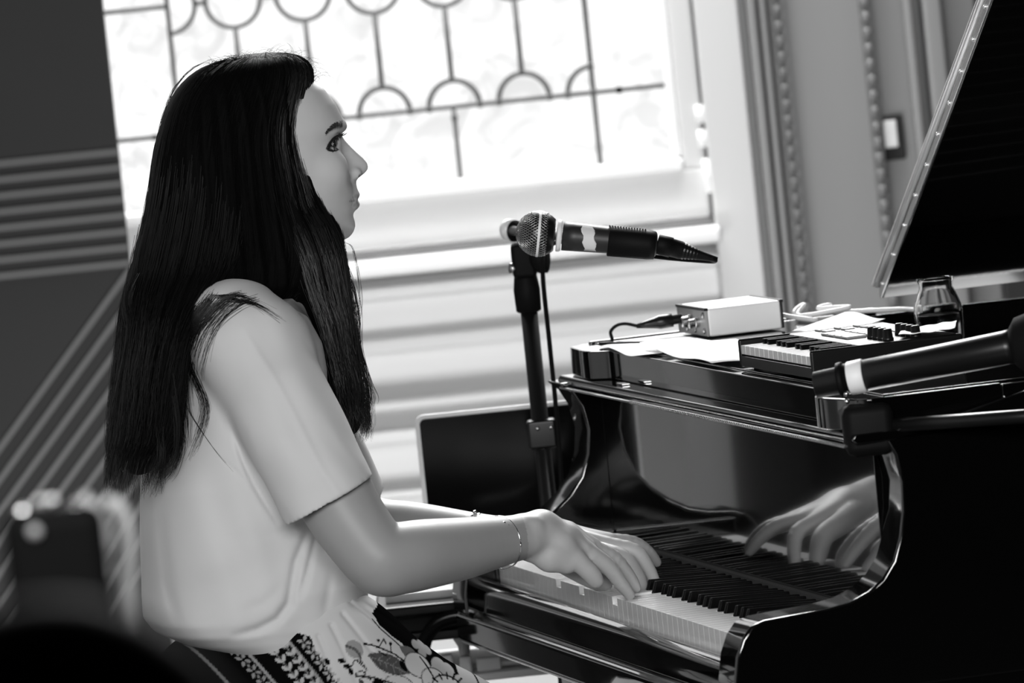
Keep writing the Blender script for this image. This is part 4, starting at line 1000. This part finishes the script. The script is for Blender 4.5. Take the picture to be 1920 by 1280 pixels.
# top dark border with pale flowers
poly([(700, 1150), (712, 1172), (735, 1192), (756, 1207), (772, 1228), (800, 1238), (822, 1260), (860, 1275), (900, 1300), (960, 1340), (1040, 1330), (940, 1230), (760, 1110)], DK)
line([(698, 1160), (712, 1178), (738, 1200), (756, 1216)], 2.2, DK)
for cx, cy, r_ in ((800, 1214, 11), (786, 1210, 9), (797, 1226, 9), (812, 1222, 9)): ell(cx, cy, r_, r_*.8, 30, .5)
for cx, cy, r_ in ((828, 1250, 17), (816, 1262, 13), (846, 1258, 14)): ell(cx, cy, r_, r_*.8, 35, .62)
for cx, cy, r_ in ((890, 1268, 24), (870, 1284, 20), (915, 1286, 20)): ell(cx, cy, r_, r_*.75, 35, .66)
line([(905, 1255), (906, 1300)], 4, DK)
# leaves, branch and flower outlines on the pale ground
leaf(722, 1241, 46, 17, 24, .13); line([(680, 1226), (722, 1241), (762, 1262)], 1.5, .35)
for t in (-22, -8, 8, 22): x, y = 722+t*.9, 1241+t*.42; line([(x, y), (x+12, y-9)], 1.1, .32); line([(x, y), (x+4, y+12)], 1.1, .32)
leaf(768, 1224, 24, 10, 32, .22); leaf(752, 1246, 13, 6, 55, DK)
line([(676, 1204), (690, 1206), (710, 1213), (735, 1224), (758, 1240)], 3.0, DK); line([(704, 1210), (716, 1196), (719, 1204)], 2.2, DK); line([(728, 1220), (729, 1205)], 2, DK); line([(702, 1217), (720, 1228)], 2, DK)
for x, y in ((676, 1204), (704, 1198), (729, 1205)): ell(x, y, 3, 2.5, 0, DK)
ell(655, 1213, 18, 15, 40, .5); line([(640, 1207), (655, 1212), (664, 1222), (666, 1236)], 5, .15); line([(648, 1245), (655, 1232), (668, 1236), (678, 1252)], 2, DK)
for x, y, a in ((630, 1234, 20), (640, 1244, 10), (647, 1254, 70), (603, 1236, 50)): leaf(x, y, 8.5, 4.6, a, DK)
for cx, cy, rx, ry, a in ((782, 1246, 28, 20, 30), (812, 1274, 26, 20, 30), (742, 1282, 30, 18, 20)):
    ell(cx, cy, rx+1.2, ry+1.2, a, .04); ell(cx, cy, rx-.6, ry-.6, a, .92)
line([(790, 1232), (802, 1250), (812, 1270)], 2.6, DK)
ell(838, 1288, 32, 22, 20, DK); ell(838, 1289, 30, 20, 20, .92)
for a in range(-160, -10, 25): line([(838+27*math.cos(math.radians(a)), 1289+17*math.sin(math.radians(a))), (838+40*math.cos(math.radians(a)), 1289+27*math.sin(math.radians(a)))], 3, DK)
line([(656, 1262), (690, 1266), (722, 1276), (760, 1290)], 4, DK); leaf(700, 1276, 14, 6, 10, DK); leaf(668, 1276, 10, 4, 60, .1)
line([(660, 1236), (676, 1250), (672, 1262), (686, 1270)], 1.8, DK); line([(655, 1258), (668, 1252), (676, 1262)], 1.6, DK)
mk('skirt', V, F, 'skirt', woman, True, attr=tint*.76)
Kl = SDF().fn(lambda P_: np.maximum(np.maximum(smin(K.ev(P_), K2.ev(P_), .05)+.004*np.sin(P_[:, 0]*75)*sstep(.6-P_[:, 2], .05, .3), P_[:, 2]-zc_-.001), np.minimum(.5865-P_[:, 2], (-.27-P_[:, 1]))), 0)
V, F = polygonize(Kl, (.28, -.66, .02), (.84, .16, .62), .008)
X_, Y_ = pxy(V); mk('skirt_lower_part', V, F, 'skirt', woman, True, attr=np.where(X_ < 582+(Y_-1215)*.64, DK, .62))
for u_ in (.61, .49): 
    sh = SDF().chain([(u_, -.08, .03), (u_, .0, .028), (u_, .09, .022)], [.030, .034, .026], .02); V, F = polygonize(sh, (u_-.07, -.14, -.02), (u_+.07, .14, .09), .005); V[:, 2] = np.maximum(V[:, 2], .001); mk('shoe', V, F, 'leather', woman, True)
# ------------------------------------------------------------ bracelets
def bracelet(c, axis, r_, gemdir, label, nm_group=None):
    axis = axis/np.linalg.norm(axis); a = np.cross(axis, (0, 0, 1)); a /= np.linalg.norm(a); b_ = np.cross(axis, a); q = MB()
    q.tube([c+r_*(math.cos(t)*a+math.sin(t)*b_) for t in np.linspace(0, 2*math.pi, 49)], .0010, 8)
    frame('L', c)
    br = q.build('bracelet', 'silver', None, smooth=True); tag(br, label, 'bracelet', nm_group)
    g0 = c+r_*np.array(gemdir)/np.linalg.norm(gemdir)
    gs = MB()
    for o_ in ((0, 0, .003), (.001, .0045, -.001), (.001, -.0045, -.0012), (0.001, .001, -.0045)):
        ctr = g0+np.array(o_); gs.lathe(ctr-np.array((.0022, 0, 0)), (1, 0, 0), [(0, .0016), (.001, .0030), (.003, .0026), (.0042, .0008)], 7)
    gs.build('gemstone', 'silver', br)
wr = atu(942, 1013, .708); bracelet(atu(940, 1017, .7095), atu(955, 1011, .704)-atu(905, 1021, .727)+np.array((0, -.002, .0)), .0318, (.60, .0, .55), 'thin silver bracelet with a clear stone cluster on the near wrist')
wl_ = atu(893, 1001, .402); bracelet(wl_, atu(945, 1004, .43)-atu(890, 1001, .40), .0250, (.25, 0, 1), 'thin silver bracelet with small stones on the far wrist')
# ------------------------------------------------------------ hair
frame('L')
HA = [(101, 448, 505, .55, .012), (105, 425, 535, .55, .034), (112, 396, 556, .55, .052), (125, 368, 572, .55, .064), (142, 348, 581, .55, .072), (165, 330, 582, .55, .078), (200, 313, 574, .55, .083), (240, 302, 567, .55, .0865), (280, 294, 569, .55, .088), (320, 290, 580, .55, .088), (360, 285, 593, .55, .088), (400, 278, 610, .55, .088), (440, 269, 630, .552, .088), (470, 264, 640, .555, .088), (500, 257, 642, .56, .088), (540, 250, 640, .56, .086), (575, 247, 610, .56, .07), (600, 246, 520, .56, .045)]
HB_ = [(250, 306, 470, .55, .070), (300, 296, 470, .55, .080), (360, 288, 470, .55, .084), (430, 273, 465, .557, .088), (500, 256, 452, .565, .092), (545, 244, 412, .575, .097), (590, 238, 372, .585, .100), (640, 233, 345, .592, .100), (700, 226, 333, .597, .097), (760, 221, 328, .60, .092), (820, 215, 322, .60, .085), (850, 222, 300, .60, .062), (870, 234, 290, .60, .045), (884, 246, 280, .60, .022), (890, 252, 272, .60, .008)]
HC = [(300, 480, 545, .565, .020), (350, 490, 570, .572, .035), (390, 505, 596, .58, .045), (430, 520, 622, .592, .050), (480, 540, 640, .605, .050), (540, 560, 648, .612, .044), (600, 585, 655, .618, .040), (660, 600, 666, .622, .035), (720, 618, 676, .625, .030), (770, 632, 680, .625, .022), (800, 640, 676, .625, .015), (815, 648, 668, .625, .005)]
Hs = SDF().fn(lofts(HA, n=2.7), 0).fn(lofts(HB_, n=2.5), .010).fn(lofts(HC, n=2.5), .008)
# the face stays open: carve the front
V, F = polygonize(Hs, (.40, -.62, .88), (.74, -.20, 1.45), .0035, lip=2.2)
V = relax(V, F, 3, .5)
# locks: shallow vertical ridges
ang = np.arctan2(V[:, 0]-U0, V[:, 1]+.42)
nrm_ = np.stack([np.sin(ang), np.cos(ang)*.6], 1)
rd = .0018*np.sin(ang*23+V[:, 2]*6)+.0012*np.sin(ang*51+1.3+V[:, 2]*11)
V[:, :2] += nrm_*(rd*sstep(1.42-V[:, 2], 0, .05))[:, None]
hairo = mk('hair', V, F, 'hairbase', woman, True)
def rows_to_fn(rows):
    a = np.array([(atu((xl+xr)/2, py, uc)[2], uc, atu((xl+xr)/2, py, uc)[1], hw, (atu(xr, py, uc)[1]-atu(xl, py, uc)[1])/2) for py, xl, xr, uc, hw in rows]); return a[np.argsort(-a[:, 0])]
def strands(rows, N, a0, a1, s0, s1, n=2.6, out=(0, .003), wav=.003, rad=.00028, name='hair_strands', tipflare=0, seed=1, drift=0):
    R_ = np.random.RandomState(seed); A_ = rows_to_fn(rows); q = MB(); L_ = len(A_)-1
    for i in range(N):
        a = math.radians(R_.uniform(a0, a1)); st_ = R_.uniform(*s0); en = min(R_.uniform(*s1), 1.0); o_ = R_.uniform(*out); ph = R_.uniform(0, 6.28, 3); fr1 = R_.uniform(2, 6); m_ = 16; pts = []; dr = R_.uniform(-1, 1)*drift
        for t in np.linspace(st_, en, m_):
            x = t*L_; k = min(int(x), L_-1); f_ = x-k; z, uc, vc, hu, hv = A_[k]*(1-f_)+A_[k+1]*f_
            aa = a+dr*(t-st_)
            ca_, sa = math.cos(aa), math.sin(aa); rr = (abs(ca_)**n+abs(sa)**n)**(-1/n); loc = (t-st_)/(en-st_+1e-6); w_ = wav*loc
            off = o_+tipflare*loc*loc*R_.rand()*0+tipflare*loc*loc
            pts.append((uc+(hu+off)*rr*sa+w_*math.sin(fr1*t*6+ph[0]), vc+(hv+off)*rr*ca_+w_*math.sin(fr1*t*5+ph[1]), z+.3*w_*math.sin(ph[2]+t*9)))
        q.tube(pts, np.linspace(rad, rad*.35, m_), 3, cap=False)
    return q.build(name, 'hair', hairo)
# angle 0 = forward, 90 = towards the camera, 180 = back
strands(HA, 900, -10, 200, (.02, .3), (.75, 1), out=(-.001, .0022), wav=.002, seed=2)
HBs = HB_[:-4]+[(850, 214, 304, .60, .066), (890, 212, 296, .60, .060), (930, 208, 290, .60, .056)]; HCs = HC[:-2]+[(800, 636, 688, .625, .018), (830, 640, 686, .625, .012)]
strands(HBs, 1300, 20, 330, (0, .45), (.86, 1), out=(-.001, .005), wav=.0045, seed=3, drift=.15)
strands(HCs, 420, -60, 140, (0, .35), (.85, 1), out=(-.001, .004), wav=.004, seed=4, drift=.3)
# free strands given by hand: lists of photo positions at their own depth
def free(lines, N, spread, rad=.00026, seed=5, name='loose_hair', curl=0):
    R_ = np.random.RandomState(seed); q = MB()
    for pts, u_, n_, sp in lines:
        for i in range(n_):
            a = R_.normal(0, 1, 2); b_ = R_.normal(0, 1, 2); c_ = R_.normal(0, 1, 2); uu = u_+R_.uniform(-.02, .02); P_ = []
            for j, (x, y) in enumerate(pts):
                t = j/(len(pts)-1); P_.append(atu(x+sp*(a[0]*(1-t)*.5+b_[0]*t+.4*c_[0]*math.sin(t*7+a[1])), y+sp*.4*(b_[1]*t), uu+.006*math.sin(t*5+b_[0])))
            P_ = smooth_path(P_, 5); e_ = max(9, int(len(P_)*R_.uniform(.70, 1))); P_ = P_[int(len(P_)*R_.uniform(0, .3)):e_]; q.tube(P_, np.linspace(rad, rad*.4, len(P_)), 3, cap=False)
    return q.build(name, 'hair', hairo)
free([([(598, 440), (630, 500), (650, 560), (662, 620), (680, 690), (692, 740), (690, 790), (672, 812)], .615, 90, 7), ([(625, 455), (655, 510), (672, 580), (676, 650), (694, 715), (706, 745), (702, 765)], .60, 16, 5),
      ([(600, 470), (640, 560), (650, 640), (672, 720), (686, 790), (668, 815)], .62, 90, 9), ([(590, 460), (628, 485), (655, 540), (668, 620), (665, 700), (690, 780)], .58, 40, 9), ([(640, 452), (662, 470), (676, 560), (668, 640), (690, 700)], .56, 6, 4)], 0, 0, seed=6)
free([([(268, 420), (246, 520), (236, 580), (248, 640), (240, 720), (226, 800), (210, 860), (206, 905)], .60, 70, 8), ([(262, 500), (238, 560), (244, 620), (226, 720), (214, 820), (224, 900)], .62, 50, 9),
      ([(300, 800), (305, 860), (298, 900)], .68, 50, 12), ([(255, 820), (232, 880), (226, 918)], .62, 40, 9), ([(320, 700), (335, 800), (330, 860), (300, 905)], .685, 60, 7)], 0, 0, seed=7)
# thin hair lying over the back of the blouse
bb_ = BVHTree.FromPolygons([tuple(p_) for p_ in BV], [tuple(int(k) for k in q) for q in BF])
def onblouse(x, y, lift):
    o = W2L(_o); d = atu(x, y, .7)-o; d /= np.linalg.norm(d); h_, n_, i_, l_ = bb_.ray_cast(Vector(o), Vector(d))
    return np.array(h_)-d*lift if h_ else None
def veil(lines, seed, rad=.00019):
    R_ = np.random.RandomState(seed); q = MB()
    for pts, n_, sp in lines:
        P0 = smooth_path([(a, b_, 0) for a, b_ in pts], 6)
        for i in range(n_):
            a, b_, c_, e_ = R_.normal(0, 1, 4); L_ = len(P0); s0 = int(L_*R_.uniform(0, .3)); s1 = int(L_*R_.uniform(.55, 1)); P_ = []
            for j in range(s0, s1):
                t = j/L_; x = P0[j][0]+sp*(a*(1-t)*.7+b_*t+.35*c_*math.sin(t*6+e_)); y = P0[j][1]+sp*.35*(e_*t+c_*(1-t)); h_ = onblouse(x, y, .0012)
                if h_ is None: break
                P_.append(h_)
            if len(P_) > 4: q.tube(np.array(P_), np.linspace(rad, rad*.4, len(P_)), 3, cap=False)
    return q.build('loose_hair', 'hair', hairo)
veil([([(400, 552), (372, 592), (345, 640), (336, 720), (342, 790), (338, 850)], 240, 10), ([(440, 550), (400, 585), (366, 630), (350, 700), (352, 770)], 110, 11), ([(455, 548), (420, 560), (385, 590), (362, 620)], 40, 9),
      ([(480, 556), (435, 575), (398, 615), (375, 680), (366, 750)], 45, 10), ([(345, 640), (356, 690), (385, 760), (372, 820), (350, 870)], 60, 9), ([(332, 690), (350, 760), (400, 840), (445, 893)], 4, 2), ([(400, 556), (455, 556), (515, 588)], 40, 8),
      ([(430, 560), (480, 572), (540, 610)], 40, 9), ([(330, 780), (335, 830), (320, 880), (300, 905)], 110, 10), ([(395, 560), (350, 610), (330, 680), (325, 760)], 160, 8)], 8)
# fly-away curls over the crown and forehead
q = MB(); R_ = np.random.RandomState(9)
for i in range(260):
    x = R_.uniform(395, 592); y = float(np.interp(x, [395, 430, 470, 540, 575, 590], [122, 108, 103, 108, 124, 148]))+4; u_ = .55+R_.uniform(-.05, .05); r_ = R_.uniform(4, 15)*(1.0 if x > 500 else .6); a = R_.uniform(-2.6, -.6); tw = R_.choice((-1, 1))*R_.uniform(.10, .34)
    P_ = []; cx, cy = x, y
    for j in range(14): P_.append(atu(cx, cy, u_+.0006*j)); cx += math.cos(a)*r_*.26; cy += math.sin(a)*r_*.20; a += tw
    q.tube(P_, np.linspace(.00026, .00010, 14), 3, cap=False)
oy = [r_[0] for r_ in HA]; ox = [r_[1] for r_ in HA]
for i in range(90):
    y0 = R_.uniform(104, 330); o_ = R_.uniform(0, 5); u_ = .55+R_.uniform(-.03, .03); ln = R_.uniform(20, 70)
    P_ = [atu(float(np.interp(y0+ln*t, oy, ox))-o_*math.sin(3*t)-1, y0+ln*t, u_) for t in np.linspace(0, 1, 7)]
    q.tube(smooth_path(P_, 3), .00016, 3, cap=False)
q.build('flyaway_hair', 'hair', hairo)

# ================================================================== PIANO STOOL and the blurred things near the camera
frame('L', (.55, -.45, 0))
sl_ = thing('piano_stool', 'L', (.55, -.47, 0), 'black stool the woman in the pale blouse sits on', 'stool')
MB().box((.36, -.63, .525), (.74, -.285, .585)).build('seat_cushion', 'leather', sl_, bevel=.02, seg=4)
MB().box((.37, -.62, .485), (.73, -.295, .525)).build('seat_frame', 'wood', sl_, bevel=.004)
for u_ in (.39, .71):
    for v_ in (-.60, -.33): MB().lathe((u_, v_, 0), (0, 0, 1), [(0, .014), (.02, .018), (.486, .022)], 14).build('leg', 'wood', sl_, smooth=True)
# spectator near the camera, out of focus
frame('W')
SYY = 3.0
hc = atY(140, 1715, SYY)
sp = thing('spectator', 'W', (hc[0], SYY, 0), 'blurred dark head of a spectator in the near bottom left corner', 'person')
S = SDF()
S.ell(hc, (.078, .098, .112), 0); S.ell(hc+np.array((0, .085, -.04)), (.018, .02, .03), .02); S.ell(hc+np.array((0, .04, -.075)), (.05, .05, .04), .03)
for s_ in (-1, 1): S.ell(hc+np.array((s_*.08, 0, -.01)), (.012, .02, .032), .006)
S.cone(hc+np.array((0, -.01, -.08)), hc+np.array((0, -.02, -.2)), .055, .06, .03)
S.ell(hc+np.array((0, -.02, -.42)), (.17, .11, .24), .05)
S.cone(hc+np.array((-.16, -.02, -.24)), hc+np.array((.16, -.02, -.24)), .06, .06, .05)
for s_ in (-1, 1):
    S.chain([hc+np.array((s_*.19, -.02, -.26)), hc+np.array((s_*.23, 0, -.52)), hc+np.array((s_*.12, .25, -.62))], [.055, .045, .032], .03)
    S.ell(hc+np.array((s_*.11, .30, -.63)), (.04, .05, .02), .02)
    S.chain([hc+np.array((s_*.10, 0, -.66)), hc+np.array((s_*.12, .42, -.70)), np.array((hc[0]+s_*.12, SYY+.44, .10))], [.095, .07, .045], .04)
    S.chain([np.array((hc[0]+s_*.12, SYY+.40, .05)), np.array((hc[0]+s_*.12, SYY+.60, .04))], [.045, .035], .03)
V, F = polygonize(S, (hc[0]-.4, SYY-.25, -.02), (hc[0]+.4, SYY+.75, hc[2]+.16), .012); mk('body', V, F, 'cloth', sp, True)
hh = SDF().ell(hc+np.array((0, -.012, .012)), (.090, .108, .118), 0).fn(lambda P_: -((P_-hc)@np.array((0, -1, .9))+.012)*.7, .02, 's') if False else SDF().ell(hc+np.array((0, -.016, .016)), (.0915, .106, .116), 0)
V, F = polygonize(hh, hc-.16, hc+.16, .008); mk('hair', V, F, 'hairbase', sp, True)
ch = thing('audience_chair', 'W', (hc[0], SYY-.02, 0), 'dark chair under the blurred spectator at the bottom left', 'chair')
sz = hc[2]-.80
MB().box((hc[0]-.23, SYY-.22, sz-.05), (hc[0]+.23, SYY+.24, sz)).build('seat', 'leather', ch, bevel=.015)
MB().box((hc[0]-.22, SYY-.27, sz+.08), (hc[0]+.22, SYY-.23, sz+.36)).build('backrest', 'leather', ch, bevel=.015)
for sx_ in (-1, 1):
    for sy in (-.20, .22): MB().box((hc[0]+sx_*.2-.015, SYY+sy-.015, 0), (hc[0]+sx_*.2+.015, SYY+sy+.015, sz-.04)).build('leg', 'wood', ch, bevel=.003)
    MB().box((hc[0]+sx_*.2-.012, SYY-.25, sz-.06), (hc[0]+sx_*.2+.012, SYY-.23, sz+.2)).build('back_post', 'wood', ch, bevel=.003)
# camera on a tripod, out of focus, with shiny dials and a hanging strap
CY = 4.9
def C_(x, y, dY=0): return atY(x, y, CY+dY)
a, b_ = C_(5, 960), C_(222, 1225)
cm = thing('photo_camera', 'W', ((a[0]+b_[0])/2, CY, b_[2]), 'blurred black camera with three shiny dials on top at the lower left', 'camera')
MB().box((a[0], CY-.025, b_[2]), (b_[0], CY+.03, a[2])).build('camera_body', 'camblack', cm, bevel=.012, seg=4)
MB().box((a[0]+.02, CY-.02, a[2]-.002), (a[0]+.036, CY+.02, a[2]+.006)).build('hot_shoe', 'black', cm, bevel=.002)
MB().lathe(((a[0]+b_[0])/2, CY+.028, (a[2]+b_[2])/2), (0, 1, 0), [(0, .026), (.05, .026), (.052, .022)], 24).build('lens', 'black', cm, smooth=True)
for x, y, r_ in ((42, 946, .0050), (97, 948, .0066), (142, 936, .0076)):
    p_ = C_(x, y); MB().lathe((p_[0], CY-.004, p_[2]-r_), (0, 0, 1), [(-(p_[2]-r_-a[2])-.004 if False else -r_*1.6, r_*.5), (-r_*.9, r_*.6)]+[(-r_*math.cos(t), r_*math.sin(t)) for t in np.linspace(.7, math.pi-.02, 12)], 20).build('dial', 'steel', cm, smooth=True)
p_ = C_(65, 996, -.027); MB().lathe(p_, (0, -1, 0), [(0, .0045), (.002, .004), (.003, .001)], 12).build('button', 'strapgrey', cm, smooth=True)
st1 = [C_(150, 932), C_(176, 955), C_(192, 985), C_(198, 1015), C_(192, 1045), C_(200, 1085)]
MB().tube(smooth_path(st1, 6), .0055, 10).build('grip_rail', 'strapgrey', cm, smooth=True)
st2 = [C_(196, 940, .03), C_(222, 950, .03), C_(238, 985, .03), C_(243, 1040, .03), C_(240, 1100, .03), C_(247, 1160, .03), C_(250, 1195, .03), C_(228, 1215, .02)]
MB().tube(smooth_path(st2, 6), .0052, 10).build('strap', 'strapgrey', cm, smooth=True)
tp = thing('tripod', 'W', ((a[0]+b_[0])/2, CY, 0), 'dark tripod under the blurred camera at the lower left', 'tripod')
xm = (a[0]+b_[0])/2
MB().lathe((xm, CY, b_[2]-.06), (0, 0, 1), [(0, .02), (.02, .032), (.045, .03), (.058, .036), (.0595, .036)], 20).build('head', 'blackmat', tp, smooth=True)
MB().tube([(xm, CY, .7), (xm, CY, b_[2]-.055)], .013, 12).build('column', 'black', tp, smooth=True)
for k in range(3):
    a_ = math.radians(90+120*k); MB().tube([(xm, CY, .95), (xm+.38*math.cos(a_), CY+.38*math.sin(a_), .012)], .012, 10).build('leg', 'black', tp, smooth=True)
